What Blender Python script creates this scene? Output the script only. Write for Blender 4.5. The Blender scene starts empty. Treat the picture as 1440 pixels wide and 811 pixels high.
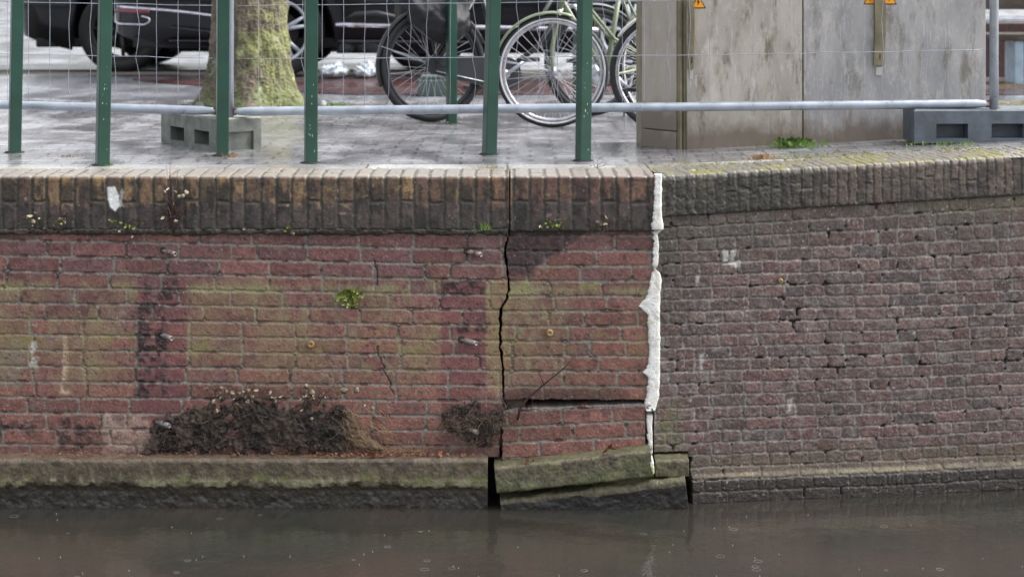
import bpy, bmesh, math, random
import numpy as np
from mathutils import Vector, Matrix
random.seed(7)
R = math.radians
D = bpy.data
SC = bpy.context.scene
COL = SC.collection

# ---------------------------------------------------------------- camera, light, exposure
CAMZ, DIST, F = 0.893, 8.0, 2760.0
cam = D.cameras.new('camera'); camo = D.objects.new('camera', cam); COL.objects.link(camo)
camo.location = (0, -DIST, CAMZ); camo.rotation_euler = (R(90), 0, 0)
cam.sensor_width = 36; cam.lens = F / 1440 * 36; cam.shift_y = -(405.5 + 60) / 1440
cam.clip_end = 500; cam.clip_start = 0.1
cam.dof.use_dof = True; cam.dof.focus_distance = 8.0; cam.dof.aperture_fstop = 4.0
SC.camera = camo
W = D.worlds.new('World'); SC.world = W; W.use_nodes = True
nt = W.node_tree; bg = nt.nodes['Background']
sky = nt.nodes.new('ShaderNodeTexSky'); sky.sky_type = 'NISHITA'; sky.sun_disc = False
sky.sun_elevation = R(52); sky.sun_rotation = R(80); sky.dust_density = 6; sky.air_density = 1.0; sky.ozone_density = 1.0
hs = nt.nodes.new('ShaderNodeHueSaturation'); hs.inputs['Saturation'].default_value = 0.28
nt.links.new(sky.outputs[0], hs.inputs['Color']); nt.links.new(hs.outputs[0], bg.inputs[0])
bg.inputs[1].default_value = 0.15
sl = D.lights.new('sun', 'SUN'); sl.energy = 0.5; sl.angle = R(60); sl.color = (1, .97, .93)
so = D.objects.new('sun', sl); COL.objects.link(so)
# veiled sun high beyond the street: the wall itself is lit by the open sky over the canal
el, az = R(52), R(80)
sd = Vector((math.sin(az) * math.cos(el), math.cos(az) * math.cos(el), math.sin(el)))
so.rotation_euler = sd.to_track_quat('Z', 'Y').to_euler()
so.location = (-3, -6, 12)
SC.view_settings.view_transform = 'Standard'; SC.view_settings.look = 'None'
SC.view_settings.gamma = 1; SC.view_settings.use_curve_mapping = False
SC.view_settings.exposure = 1.48

# ---------------------------------------------------------------- helpers
def at(px, py, Y):
    k = (DIST + Y) / F
    return Vector(((px - 720) * k, Y, CAMZ - (py + 60) * k))
def lin(r, g, b):
    return np.array([(c / 255 / 12.92 if c <= 10 else ((c / 255 + .055) / 1.055) ** 2.4) for c in (r, g, b)])
def G(x, y):            # height of the ground behind the quay edge
    rise = .06 * min(max((x - .594) / 1.55, 0), 1.35)
    f = 1 - min(max((y - 1.3) / 1.5, 0), 1)
    t = min(max((y - 1.3) / 2.2, 0), 1); t = t * t * (3 - 2 * t)
    u = min(max((y - 8.6) / 1.6, 0), 1); u = u * u * (3 - 2 * u)
    return rise * f - .10 * t - .10 * u

def tag(o, label=None, cat=None, group=None, kind=None):
    if label: o['label'] = label
    if cat: o['category'] = cat
    if group: o['group'] = group
    if kind: o['kind'] = kind
    return o
def empty(name, loc=(0, 0, 0), rz=0):
    o = D.objects.new(name, None); COL.objects.link(o); o.location = loc; o.rotation_euler = (0, 0, rz)
    o.empty_display_size = .1
    return o
def link(name, me, mat, parent=None):
    o = D.objects.new(name, me); COL.objects.link(o)
    if mat: me.materials.append(mat)
    if parent: o.parent = parent
    return o
def copy_tree(o, parent=None):
    c = o.copy(); COL.objects.link(c); c.parent = parent
    for ch in list(o.children): copy_tree(ch, c)
    return c

class MB:               # collects shapes, links them as one mesh
    def __init__(s): s.v = []; s.f = []; s.sm = []
    def add(s, vs, fs, smooth=False):
        n = len(s.v); s.v += [tuple(v) for v in vs]; s.f += [tuple(i + n for i in f) for f in fs]; s.sm += [smooth] * len(fs)
    def box(s, c, size, rot=None, bev=0.0):
        x, y, z = [a / 2 for a in size]; c = Vector(c)
        if bev <= 0:
            vs = [Vector((i, j, k)) for i in (-x, x) for j in (-y, y) for k in (-z, z)]
            fs = [(0, 1, 3, 2), (4, 6, 7, 5), (0, 4, 5, 1), (2, 3, 7, 6), (0, 2, 6, 4), (1, 5, 7, 3)]
        else:
            bm = bmesh.new(); bmesh.ops.create_cube(bm, size=1)
            for v in bm.verts: v.co = Vector((v.co.x * 2 * x, v.co.y * 2 * y, v.co.z * 2 * z))
            bmesh.ops.bevel(bm, geom=bm.edges[:], offset=bev, segments=2, affect='EDGES', profile=.6)
            bm.verts.index_update()
            vs = [v.co.copy() for v in bm.verts]; fs = [tuple(v.index for v in f.verts) for f in bm.faces]; bm.free()
        if rot is not None: vs = [rot @ v for v in vs]
        s.add([v + c for v in vs], fs)
        return s
    def tube(s, pts, r, n=8, caps=True, closed=False):
        pts = [Vector(p) for p in pts]; m = len(pts)
        rs = r if isinstance(r, (list, tuple)) else [r] * m
        vs = []; prev = None
        for i, p in enumerate(pts):
            a = pts[(i - 1) % m] if (closed or i > 0) else p
            b = pts[(i + 1) % m] if (closed or i < m - 1) else p
            t = (b - a)
            t = t.normalized() if t.length > 1e-9 else Vector((0, 0, 1))
            if prev is None:
                up = Vector((0, 0, 1)) if abs(t.z) < .9 else Vector((0, 1, 0))
                nrm = t.cross(up).normalized()
            else:
                nrm = prev - t * prev.dot(t)
                nrm = nrm.normalized() if nrm.length > 1e-6 else t.orthogonal().normalized()
            prev = nrm; bn = t.cross(nrm)
            for k in range(n):
                a_ = 2 * math.pi * k / n
                vs.append(p + (nrm * math.cos(a_) + bn * math.sin(a_)) * rs[i])
        fs = []
        for i in range(m if closed else m - 1):
            j = (i + 1) % m
            for k in range(n):
                l = (k + 1) % n
                fs.append((i * n + k, i * n + l, j * n + l, j * n + k))
        if caps and not closed:
            fs.append(tuple(range(n - 1, -1, -1))); fs.append(tuple((m - 1) * n + k for k in range(n)))
        s.add(vs, fs, True)
        return s
    def lathe(s, prof, M, n=32, closed_prof=True):   # prof: (r, h) round local Z, placed with matrix M
        vs = []; m = len(prof)
        for i in range(n):
            a = 2 * math.pi * i / n
            for (r_, h) in prof: vs.append(M @ Vector((r_ * math.cos(a), r_ * math.sin(a), h)))
        fs = []
        for i in range(n):
            j = (i + 1) % n
            for k in range(m if closed_prof else m - 1):
                l = (k + 1) % m
                fs.append((i * m + k, j * m + k, j * m + l, i * m + l))
        s.add(vs, fs, True); return s
    def build(s, name, mat, parent=None):
        me = D.meshes.new(name); me.from_pydata(s.v, [], s.f); me.validate()
        if len(s.sm) == len(me.polygons): me.polygons.foreach_set('use_smooth', s.sm)
        me.update()
        return link(name, me, mat, parent)

# ---------------------------------------------------------------- numpy noise
def _h(ix, iy, seed):
    n = (ix.astype(np.int64) * 374761393 + iy.astype(np.int64) * 668265263 + seed * 1274126177) & 0xffffffff
    n = ((n ^ (n >> 13)) * 1274126177) & 0xffffffff
    n = ((n ^ (n >> 16)) * 2246822519) & 0xffffffff
    return ((n ^ (n >> 15)) & 0xffffff) / float(0xffffff)
def vn(x, y, seed=0):
    ix = np.floor(x); iy = np.floor(y); fx = x - ix; fy = y - iy
    fx = fx * fx * fx * (fx * (fx * 6 - 15) + 10); fy = fy * fy * fy * (fy * (fy * 6 - 15) + 10)
    a = _h(ix, iy, seed); b = _h(ix + 1, iy, seed); c = _h(ix, iy + 1, seed); d = _h(ix + 1, iy + 1, seed)
    return ((a * (1 - fx) + b * fx) * (1 - fy) + (c * (1 - fx) + d * fx) * fy) * 2 - 1
def fbm(x, y, s, oc=4, seed=0):
    t = 0; a = .5; x = x / s; y = y / s
    for i in range(oc):
        t = t + a * vn(x, y, seed + i * 17); x = x * 2.03 + 5.1; y = y * 2.03 + 1.7; a *= .55
    return t
def desat(c, k):
    g = (c @ np.array([.3, .5, .2]))[..., None]; return g + (c - g) * k
def ss(a, b, x):
    t = np.clip((x - a) / (b - a), 0, 1); return t * t * (3 - 2 * t)
def mix(c, col, m):
    return c * (1 - m[..., None]) + np.asarray(col) * m[..., None]
def blob(x, y, x0, x1, y0, y1, soft=6, wob=7, seed=3, sc=18):
    n = fbm(x, y, sc, 4, seed) * wob
    return ss(-soft, soft, np.minimum(np.minimum(x - x0, x1 - x), np.minimum(y - y0, y1 - y)) + n)
def poly(x, y, pts, soft=4, wob=5, seed=3, sc=14):
    """signed-distance style mask of a polygon"""
    x_ = x + fbm(x, y, sc, 3, seed) * wob; y_ = y + fbm(x, y, sc, 3, seed + 9) * wob
    ins = np.zeros(x.shape, bool); dmin = np.full(x.shape, 1e9)
    for i in range(len(pts)):
        ax, ay = pts[i]; bx, by = pts[(i + 1) % len(pts)]
        cond = (ay > y_) != (by > y_)
        xi = (bx - ax) * (y_ - ay) / ((by - ay) if by != ay else 1e-9) + ax
        ins ^= cond & (x_ < xi)
        dx, dy = bx - ax, by - ay
        t = np.clip(((x_ - ax) * dx + (y_ - ay) * dy) / (dx * dx + dy * dy + 1e-9), 0, 1)
        dmin = np.minimum(dmin, np.hypot(x_ - ax - t * dx, y_ - ay - t * dy))
    return ss(-soft, soft, np.where(ins, dmin, -dmin))
def bricks(x, y, r, pitch, joint_fn, mo, seed, wobble=1.0, hdr=None):
    """r = row coordinate; returns distance to the brick edge in px (positive inside), id hash 0..1, row, second hash"""
    wx = fbm(x, y, 14, 3, seed + 50) * wobble; wy = fbm(x, y, 16, 3, seed + 60) * wobble
    rr = r + wy / pitch
    row = np.floor(rr).astype(int); fr = (rr - row) * pitch
    dv = np.minimum(fr, pitch - fr) - mo / 2
    X = x + wx; dh = np.zeros(x.shape); bid = np.zeros(x.shape)
    for k in np.unique(row):
        m = row == k; j = joint_fn(int(k)); xx = X[m]
        i = np.clip(np.searchsorted(j, xx), 1, len(j) - 1)
        dh[m] = np.minimum(xx - j[i - 1], j[i] - xx) - mo / 2; bid[m] = i
    # rounded corners
    rc = 3.0
    a = np.maximum(rc - dv, 0); b = np.maximum(rc - dh, 0)
    d = np.where((dv < rc) & (dh < rc), rc - np.hypot(a, b), np.minimum(dv, dh))
    return d, _h(bid, row, seed), row, _h(bid, row, seed + 5)

def surf(name, P, N, H, C, A, mat, parent, back=.15, backdir=(0, 1, 0), sat=.76):
    """displaced grid with per-vertex albedo C and roughness A; its border is carried back as return sides"""
    P = P + N * H[..., None]; C = desat(C, sat) * np.array([.97, .97, .91])
    bd = np.array(backdir) * back
    P = np.pad(P, ((1, 1), (1, 1), (0, 0)), mode='edge')
    P[0] += bd; P[-1] += bd; P[1:-1, 0] += bd; P[1:-1, -1] += bd
    C = np.pad(C, ((1, 1), (1, 1), (0, 0)), mode='edge'); A = np.pad(A, 1, mode='edge')
    ny, nx = A.shape
    me = D.meshes.new(name); nv = ny * nx
    me.vertices.add(nv); me.vertices.foreach_set('co', P.reshape(-1).astype(np.float32))
    idx = np.arange(nv).reshape(ny, nx)
    q = np.stack([idx[:-1, :-1], idx[1:, :-1], idx[1:, 1:], idx[:-1, 1:]], -1).reshape(-1, 4)
    nf = len(q)
    me.loops.add(nf * 4); me.loops.foreach_set('vertex_index', q.reshape(-1).astype(np.int32))
    me.polygons.add(nf); me.polygons.foreach_set('loop_start', (np.arange(nf) * 4).astype(np.int32))
    me.polygons.foreach_set('use_smooth', np.ones(nf, bool))
    me.update(calc_edges=True)
    at_ = me.color_attributes.new('albedo', 'FLOAT_COLOR', 'POINT')
    rgba = np.concatenate([np.clip(C, 0.004, .9), A[..., None]], -1).astype(np.float32)
    at_.data.foreach_set('color', rgba.reshape(-1))
    return link(name, me, mat, parent)

# ---------------------------------------------------------------- materials
def nodes(m):
    m.use_nodes = True; t = m.node_tree
    return t, t.nodes['Principled BSDF']
def N_(t, ty, **kw):
    n = t.nodes.new(ty)
    for k, v in kw.items(): setattr(n, k, v)
    return n
def m_albedo(name, bump=.0012, fine=260, var=.22):
    m = D.materials.new(name); t, b = nodes(m)
    a = N_(t, 'ShaderNodeAttribute', attribute_name='albedo')
    tc = N_(t, 'ShaderNodeTexCoord')
    n1 = N_(t, 'ShaderNodeTexNoise'); n1.inputs['Scale'].default_value = fine; n1.inputs['Detail'].default_value = 4
    t.links.new(tc.outputs['Object'], n1.inputs['Vector'])
    mr = N_(t, 'ShaderNodeMapRange'); mr.inputs[1].default_value = .3; mr.inputs[2].default_value = .7
    mr.inputs[3].default_value = 1 - var; mr.inputs[4].default_value = 1 + var
    t.links.new(n1.outputs['Fac'], mr.inputs[0])
    mx = N_(t, 'ShaderNodeVectorMath', operation='SCALE')
    t.links.new(a.outputs['Color'], mx.inputs[0]); t.links.new(mr.outputs[0], mx.inputs['Scale'])
    t.links.new(mx.outputs[0], b.inputs['Base Color'])
    t.links.new(a.outputs['Alpha'], b.inputs['Roughness'])
    bp = N_(t, 'ShaderNodeBump'); bp.inputs['Distance'].default_value = bump; bp.inputs['Strength'].default_value = 1
    t.links.new(n1.outputs['Fac'], bp.inputs['Height']); t.links.new(bp.outputs[0], b.inputs['Normal'])
    return m
def mat(name, rgb, rough=.5, metal=0, var=.15, scale=20, bump=0, col2=None, cscale=None, spec=.5, detail=4, coat=0, trans=0, rvar=0):
    m = D.materials.new(name); t, b = nodes(m)
    c = lin(*rgb); tc = N_(t, 'ShaderNodeTexCoord')
    n1 = N_(t, 'ShaderNodeTexNoise'); n1.inputs['Scale'].default_value = cscale or scale; n1.inputs['Detail'].default_value = detail
    t.links.new(tc.outputs['Object'], n1.inputs['Vector'])
    r = N_(t, 'ShaderNodeValToRGB'); e = r.color_ramp.elements
    c1 = c * (1 - var); c2 = lin(*col2) if col2 else c * (1 + var)
    e[0].position = .35; e[1].position = .65; e[0].color = (*c1, 1); e[1].color = (*np.minimum(c2, .9), 1)
    t.links.new(n1.outputs['Fac'], r.inputs[0]); t.links.new(r.outputs[0], b.inputs['Base Color'])
    b.inputs['Roughness'].default_value = rough; b.inputs['Metallic'].default_value = metal
    b.inputs['Specular IOR Level'].default_value = spec; b.inputs['Coat Weight'].default_value = coat
    b.inputs['Transmission Weight'].default_value = trans
    if rvar:
        mr = N_(t, 'ShaderNodeMapRange'); mr.inputs[1].default_value = .3; mr.inputs[2].default_value = .7
        mr.inputs[3].default_value = max(rough - rvar, .02); mr.inputs[4].default_value = rough + rvar
        t.links.new(n1.outputs['Fac'], mr.inputs[0]); t.links.new(mr.outputs[0], b.inputs['Roughness'])
    if bump:
        n2 = N_(t, 'ShaderNodeTexNoise'); n2.inputs['Scale'].default_value = scale * 3; n2.inputs['Detail'].default_value = 5
        t.links.new(tc.outputs['Object'], n2.inputs['Vector'])
        bp = N_(t, 'ShaderNodeBump'); bp.inputs['Distance'].default_value = bump
        t.links.new(n2.outputs['Fac'], bp.inputs['Height']); t.links.new(bp.outputs[0], b.inputs['Normal'])
    return m
M = dict(
    wall=m_albedo('brick_and_mortar', .0012, 230, .3),
    bark=m_albedo('mossy_bark', .002, 120),
    green=mat('green_paint', (28, 66, 54), .38, var=.18, scale=6, bump=.0006, coat=.2),
    chip=mat('bare_chip', (190, 195, 190), .6),
    galv=mat('galvanised_steel', (172, 180, 190), .34, .55, var=.14, scale=14, rvar=.1),
    wire=mat('galvanised_wire', (160, 166, 178), .4, .3),
    rust=mat('rust', (120, 60, 50), .8, var=.4, scale=60, bump=.001),
    conc=mat('damp_concrete', (108, 112, 108), .55, var=.22, scale=18, bump=.0012, col2=(128, 132, 122)),
    dconc=mat('dark_concrete', (84, 92, 100), .5, var=.2, scale=14, bump=.0012),
    tyre=mat('tyre_rubber', (30, 31, 34), .6, var=.2, scale=40),
    ctyre=mat('car_tyre_rubber', (17, 17, 19), .7, var=.2, scale=30),
    wwall=mat('pale_sidewall', (205, 205, 208), .5),
    rim=mat('bare_rim', (190, 190, 196), .25, .9),
    spoke=mat('spoke_steel', (200, 202, 208), .35, .5),
    sage=mat('sage_paint', (112, 122, 96), .35, coat=.3, var=.1),
    black=mat('black_enamel', (20, 20, 23), .3, coat=.3),
    silver=mat('silver_alloy', (185, 190, 198), .3, .7),
    white=mat('white_guard', (205, 205, 205), .4, var=.12, scale=30),
    fabric=mat('wet_black_fabric', (22, 24, 29), .6, bump=.004, scale=9),
    plastic=mat('dark_grey_plastic', (46, 48, 54), .4, scale=8),
    car=mat('dark_car_paint', (9, 11, 17), .22, spec=.3, coat=.25, var=.08, scale=3),
    glass=mat('dark_car_glass', (22, 26, 32), .05, coat=.5),
    trim=mat('chrome_trim', (215, 210, 220), .15, .9),
    red=mat('red_reflector', (110, 30, 42), .2, coat=.5),
    soil=mat('soil', (24, 21, 20), .95, var=.4, scale=60, bump=.004),
    root=mat('root_fibre', (84, 72, 62), .8, var=.45, scale=40, col2=(128, 112, 92)),
    droot=mat('dark_root', (40, 35, 33), .85, var=.4, scale=50),
    straw=mat('straw_root', (158, 128, 96), .8, var=.35, scale=50),
    twig=mat('bare_twig', (72, 52, 48), .6, var=.3, scale=50),
    dleaf=mat('withered_leaf', (112, 100, 84), .8, var=.45, scale=60, col2=(160, 152, 130)),
    oleaf=mat('orange_dead_leaf', (112, 76, 58), .6, var=.4, scale=60, col2=(156, 106, 78)),
    gleaf=mat('green_leaf', (88, 112, 46), .5, var=.4, scale=50, col2=(150, 160, 72)),
    grass=mat('fresh_grass', (88, 124, 52), .5, var=.35, scale=20, col2=(124, 154, 74)),
    moss=mat('ground_moss', (120, 124, 52), .9, var=.4, scale=30, col2=(156, 150, 80)),
    fgrey=mat('scuffed_foam', (208, 208, 206), .75, var=.12, scale=30, bump=.003),
    cream=mat('cream_band', (178, 176, 170), .6),
    pipe=mat('rusty_pipe', (128, 92, 82), .5, .3, var=.35, scale=50, bump=.001, col2=(160, 150, 146)),
    pipeg=mat('grey_pipe', (140, 134, 132), .45, .4, var=.3, scale=50, bump=.001),
    plug=mat('brass_plug', (158, 132, 92), .5, .3, scale=60),
    yellow=mat('warning_yellow', (240, 158, 20), .45, var=.05),
    ink=mat('sign_black', (12, 12, 12), .5),
    bag=mat('clear_plastic', (205, 214, 228), .12, coat=.6, scale=25, bump=.01, var=.3),
    gbox=mat('grey_green_block', (70, 84, 82), .6, scale=12),
    blue=mat('pale_blue_post', (150, 172, 186), .4, scale=10),
)

# ---------------------------------------------------------------- ground, road, water (setting)
def sheet(name, xs, ys, material, dz=0, zf=G, kind='structure', inside=None):
    mb = MB(); nx, ny = len(xs), len(ys)
    vs = [(x, y, zf(x, y) + dz) for y in ys for x in xs]
    fs = [(j * nx + i, j * nx + i + 1, (j + 1) * nx + i + 1, (j + 1) * nx + i) for j in range(ny - 1) for i in range(nx - 1)]
    mb.add(vs, fs, True); o = mb.build(name, material); o['kind'] = kind
    return o
def m_paving(name, c1, c2, bw, bh, rough=(.12, .42), joint=(70, 70, 66), scale=1, bump=.003, patch=1.3, moss=0, mort=.012, wet=1):
    m = D.materials.new(name); t, b = nodes(m); L = t.links.new
    tc = N_(t, 'ShaderNodeTexCoord')
    br = N_(t, 'ShaderNodeTexBrick'); br.offset = .5
    br.inputs['Color1'].default_value = (*lin(*c1), 1); br.inputs['Color2'].default_value = (*lin(*c2), 1)
    br.inputs['Mortar'].default_value = (*lin(*joint), 1); br.inputs['Scale'].default_value = 1
    br.inputs['Mortar Size'].default_value = mort; br.inputs['Mortar Smooth'].default_value = .5
    br.inputs['Brick Width'].default_value = bw; br.inputs['Row Height'].default_value = bh
    wn = N_(t, 'ShaderNodeTexNoise'); wn.inputs['Scale'].default_value = 3
    L(tc.outputs['Object'], wn.inputs['Vector'])
    ad = N_(t, 'ShaderNodeMixRGB', blend_type='ADD'); ad.inputs[0].default_value = .04
    L(tc.outputs['Object'], ad.inputs[1]); L(wn.outputs['Color'], ad.inputs[2]); L(ad.outputs[0], br.inputs['Vector'])
    n1 = N_(t, 'ShaderNodeTexNoise'); n1.inputs['Scale'].default_value = patch; n1.inputs['Detail'].default_value = 6; n1.inputs['Roughness'].default_value = .62
    mp = N_(t, 'ShaderNodeMapping'); mp.inputs['Scale'].default_value = (1, .55, 1)
    L(tc.outputs['Object'], mp.inputs[0]); L(mp.outputs[0], n1.inputs['Vector'])
    n3 = N_(t, 'ShaderNodeTexNoise'); n3.inputs['Scale'].default_value = 55; n3.inputs['Detail'].default_value = 5
    L(tc.outputs['Object'], n3.inputs['Vector'])
    mul = N_(t, 'ShaderNodeMixRGB', blend_type='MULTIPLY'); mul.inputs[0].default_value = .7
    rp = N_(t, 'ShaderNodeValToRGB'); e = rp.color_ramp.elements
    e[0].position = .35; e[0].color = (.5, .5, .5, 1); e[1].position = .62; e[1].color = (1, 1, 1, 1)
    L(n1.outputs['Fac'], rp.inputs[0]); L(br.outputs['Color'], mul.inputs[1]); L(rp.outputs[0], mul.inputs[2])
    m2 = N_(t, 'ShaderNodeMixRGB', blend_type='OVERLAY'); m2.inputs[0].default_value = .5
    L(mul.outputs[0], m2.inputs[1]); L(n3.outputs['Fac'], m2.inputs[2])
    out = m2.outputs[0]
    if moss:
        n4 = N_(t, 'ShaderNodeTexNoise'); n4.inputs['Scale'].default_value = 5; n4.inputs['Detail'].default_value = 6
        L(mp.outputs[0], n4.inputs['Vector'])
        r4 = N_(t, 'ShaderNodeMapRange'); r4.inputs[1].default_value = .52; r4.inputs[2].default_value = .62; r4.inputs[4].default_value = moss
        L(n4.outputs['Fac'], r4.inputs[0])
        mm = N_(t, 'ShaderNodeMixRGB'); mm.inputs[2].default_value = (*lin(128, 124, 70), 1)
        L(r4.outputs[0], mm.inputs[0]); L(out, mm.inputs[1]); out = mm.outputs[0]
    L(out, b.inputs['Base Color'])
    mr = N_(t, 'ShaderNodeMapRange'); mr.inputs[1].default_value = .38; mr.inputs[2].default_value = .62
    mr.inputs[3].default_value = rough[0]; mr.inputs[4].default_value = rough[1]
    n5 = N_(t, 'ShaderNodeTexNoise'); n5.inputs['Scale'].default_value = patch * 2.3; n5.inputs['Detail'].default_value = 5
    L(mp.outputs[0], n5.inputs['Vector']); L(n5.outputs['Fac'], mr.inputs[0]); L(mr.outputs[0], b.inputs['Roughness'])
    hh = N_(t, 'ShaderNodeMath', operation='MULTIPLY_ADD'); hh.inputs[1].default_value = -.8
    L(br.outputs['Fac'], hh.inputs[0]); L(n3.outputs['Fac'], hh.inputs[2])
    bp = N_(t, 'ShaderNodeBump'); bp.inputs['Distance'].default_value = bump
    L(hh.outputs[0], bp.inputs['Height']); L(bp.outputs[0], b.inputs['Normal'])
    return m
M['pave'] = m_paving('wet_pavers', (152, 151, 154), (126, 126, 131), .21, .105, (.05, .32), joint=(96, 94, 93), bump=.0010, mort=.009, patch=2.2)
M['slab'] = m_paving('pale_kerb_slabs', (176, 175, 172), (150, 150, 150), .60, .30, (.1, .35), joint=(84, 84, 74), moss=.25, bump=.0008, mort=.006)
M['gutter'] = m_paving('wet_red_clinkers', (92, 62, 62), (66, 48, 50), .2, .1, (.15, .45), joint=(46, 40, 40), bump=.0015)
M['street'] = m_paving('wet_asphalt', (140, 142, 148), (124, 126, 132), 2.5, 1.9, (.06, .28), joint=(100, 100, 104), bump=.0008, mort=.001)
fr = np.concatenate([np.linspace(-60, -6, 10), np.linspace(-5.5, 5.5, 45), np.linspace(6, 60, 10)])
sheet('ground', fr, np.concatenate([np.linspace(-.0, 12, 5), [30, 80, 200]]) + .24, mat('earth', (60, 56, 50), .9), dz=-.03)
sheet('pavement', fr, np.linspace(.50, 5.7, 50), M['pave'], dz=-.004)
sheet('edge_path', fr, np.linspace(.215, .50, 6), M['slab'], dz=-.004)
sheet('road', fr, np.concatenate([np.linspace(5.7, 14, 50), np.linspace(15, 200, 20)]), M['street'], dz=-.008)
# clinker gutter, its near edge swinging towards the quay on the right
gx = np.linspace(-3.1, 6, 60); rows = 14; mb = MB(); vs = []
for j in range(rows):
    for x in gx:
        t = min(max((x + 3.1) / 1.9, 0), 1)
        yn = 8.0 - 1.75 * t ** .8
        y = yn + (8.15 - yn) * j / (rows - 1)
        vs.append((x, y, G(x, y) - .003))
n = len(gx); mb.add(vs, [(j * n + i, j * n + i + 1, (j + 1) * n + i + 1, (j + 1) * n + i) for j in range(rows - 1) for i in range(n - 1)], True)
mb.build('brick_gutter', M['gutter'])['kind'] = 'structure'
# soil body behind the masonry
mb = MB(); bp_ = [(-30, .135), (.60, .135), (.66, .16), (6.0, .95), (30, 2.0), (30, 6), (-30, 6)]; n = len(bp_)
mb.add([(x, y, -2.5) for x, y in bp_] + [(x, y, -.22) for x, y in bp_], [(i, (i + 1) % n, n + (i + 1) % n, n + i) for i in range(n)] + [tuple(range(n, 2 * n))])
o = mb.build('soil_bank', M['soil']); o['kind'] = 'structure'
# canal water
m = D.materials.new('canal_water'); t, b = nodes(m); L = t.links.new
tc = N_(t, 'ShaderNodeTexCoord')
n1 = N_(t, 'ShaderNodeTexNoise'); n1.inputs['Scale'].default_value = 7; n1.inputs['Detail'].default_value = 3
mp = N_(t, 'ShaderNodeMapping'); mp.inputs['Scale'].default_value = (1.0, .8, 1); L(tc.outputs['Object'], mp.inputs[0]); L(mp.outputs[0], n1.inputs['Vector'])
bp = N_(t, 'ShaderNodeBump'); bp.inputs['Distance'].default_value = .006; L(n1.outputs['Fac'], bp.inputs['Height'])
n2 = N_(t, 'ShaderNodeTexNoise'); n2.inputs['Scale'].default_value = 60; n2.inputs['Detail'].default_value = 2; L(tc.outputs['Object'], n2.inputs['Vector'])
bp2 = N_(t, 'ShaderNodeBump'); bp2.inputs['Distance'].default_value = .0008; L(n2.outputs['Fac'], bp2.inputs['Height']); L(bp.outputs[0], bp2.inputs['Normal'])
L(bp2.outputs[0], b.inputs['Normal'])
n3 = N_(t, 'ShaderNodeTexNoise'); n3.inputs['Scale'].default_value = 1.4; n3.inputs['Detail'].default_value = 4; L(tc.outputs['Object'], n3.inputs['Vector'])
r = N_(t, 'ShaderNodeValToRGB'); r.color_ramp.elements[0].color = (*lin(42, 43, 39), 1); r.color_ramp.elements[1].color = (*lin(56, 50, 45), 1)
r.color_ramp.elements[0].position = .35; r.color_ramp.elements[1].position = .65
L(n3.outputs['Fac'], r.inputs[0]); L(r.outputs[0], b.inputs['Base Color']); b.inputs['Roughness'].default_value = .045
WZ = -1.333
sheet('canal_water', [-60, -20, 0, 20, 60], [-60, -20, -5, 0, .5], m, zf=lambda x, y: WZ)

# ---------------------------------------------------------------- masonry. px units: 345 px = 1 m on the wall plane
S = 345.0
def axis(a, b, step, lo=-60, hi=1500, coarse=6):
    """fine samples inside [lo,hi], coarse outside"""
    out = []
    if a < lo: out += list(np.arange(a, min(lo, b), coarse))
    out += list(np.arange(max(a, lo), min(b, hi), step))
    if b > hi: out += list(np.arange(max(hi, a), b, coarse))
    out.append(b); return np.array(out)
STEP = 1.15
_jc = {}
def joints_red(row, seed=1):
    k = (row, seed)
    if k in _jc: return _jc[k]
    rg = random.Random(row * 131 + seed * 977)
    x = -1400 + (row % 2) * 37 + rg.uniform(-7, 7); o = []
    while x < 1100:
        o.append(x); w = rg.gauss(73.5, 1.6)
        if rg.random() < .07: w = rg.choice([36, 50])
        x += w
    _jc[k] = np.array(o); return _jc[k]
def joints_old(row):
    k = ('o', row)
    if k in _jc: return _jc[k]
    rg = random.Random(row * 77 + 5)
    base = 27.5 if row % 2 else 55
    x = 900 + rg.uniform(-14, 14); o = []
    while x < 2500:
        o.append(x); w = rg.gauss(base, base * .05)
        if rg.random() < .09: w = 27.5 if base > 30 else rg.uniform(36, 55)
        x += w
    _jc[k] = np.array(o); return _jc[k]

MORT = lin(126, 122, 115)
def red_face(x, y, r, pitch, seed, strips=True):
    d, h1, row, h2 = bricks(x, y, r, pitch, lambda k: joints_red(k, seed), 3.5, seed, 1.1)
    n_edge = fbm(x, y, 5, 3, seed + 3)
    ins = ss(-.45, .5, d + n_edge * 1.1 + .1)
    n1 = fbm(x, y, 60, 4, seed + 1); n2 = fbm(x, y, 7, 4, seed + 2); n3 = fbm(x, y, 2.6, 3, seed + 4); n4 = fbm(x, y, 220, 3, seed + 8)
    base = mix(np.ones(x.shape + (3,)) * lin(126, 77, 75), lin(136, 82, 69), ss(420, 470, y + 20 * n1) * .6 + .4 * (seed == 2)) * (1 + .55 * (h1 - .5))[..., None]
    base = mix(base, lin(140, 88, 76), np.clip((h2 - .55) * 1.2, 0, 1))
    base = mix(base, lin(112, 78, 82), np.clip((.3 - h2) * 2, 0, 1))
    base = base * (1 + .34 * n2 + .42 * n3)[..., None]
    base = mix(base, lin(86, 58, 60), ss(.1, .5, fbm(x, y, 11, 4, seed + 12)) * .5)
    return d, ins, base, row, n1, n2, n3, n4, n_edge
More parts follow.
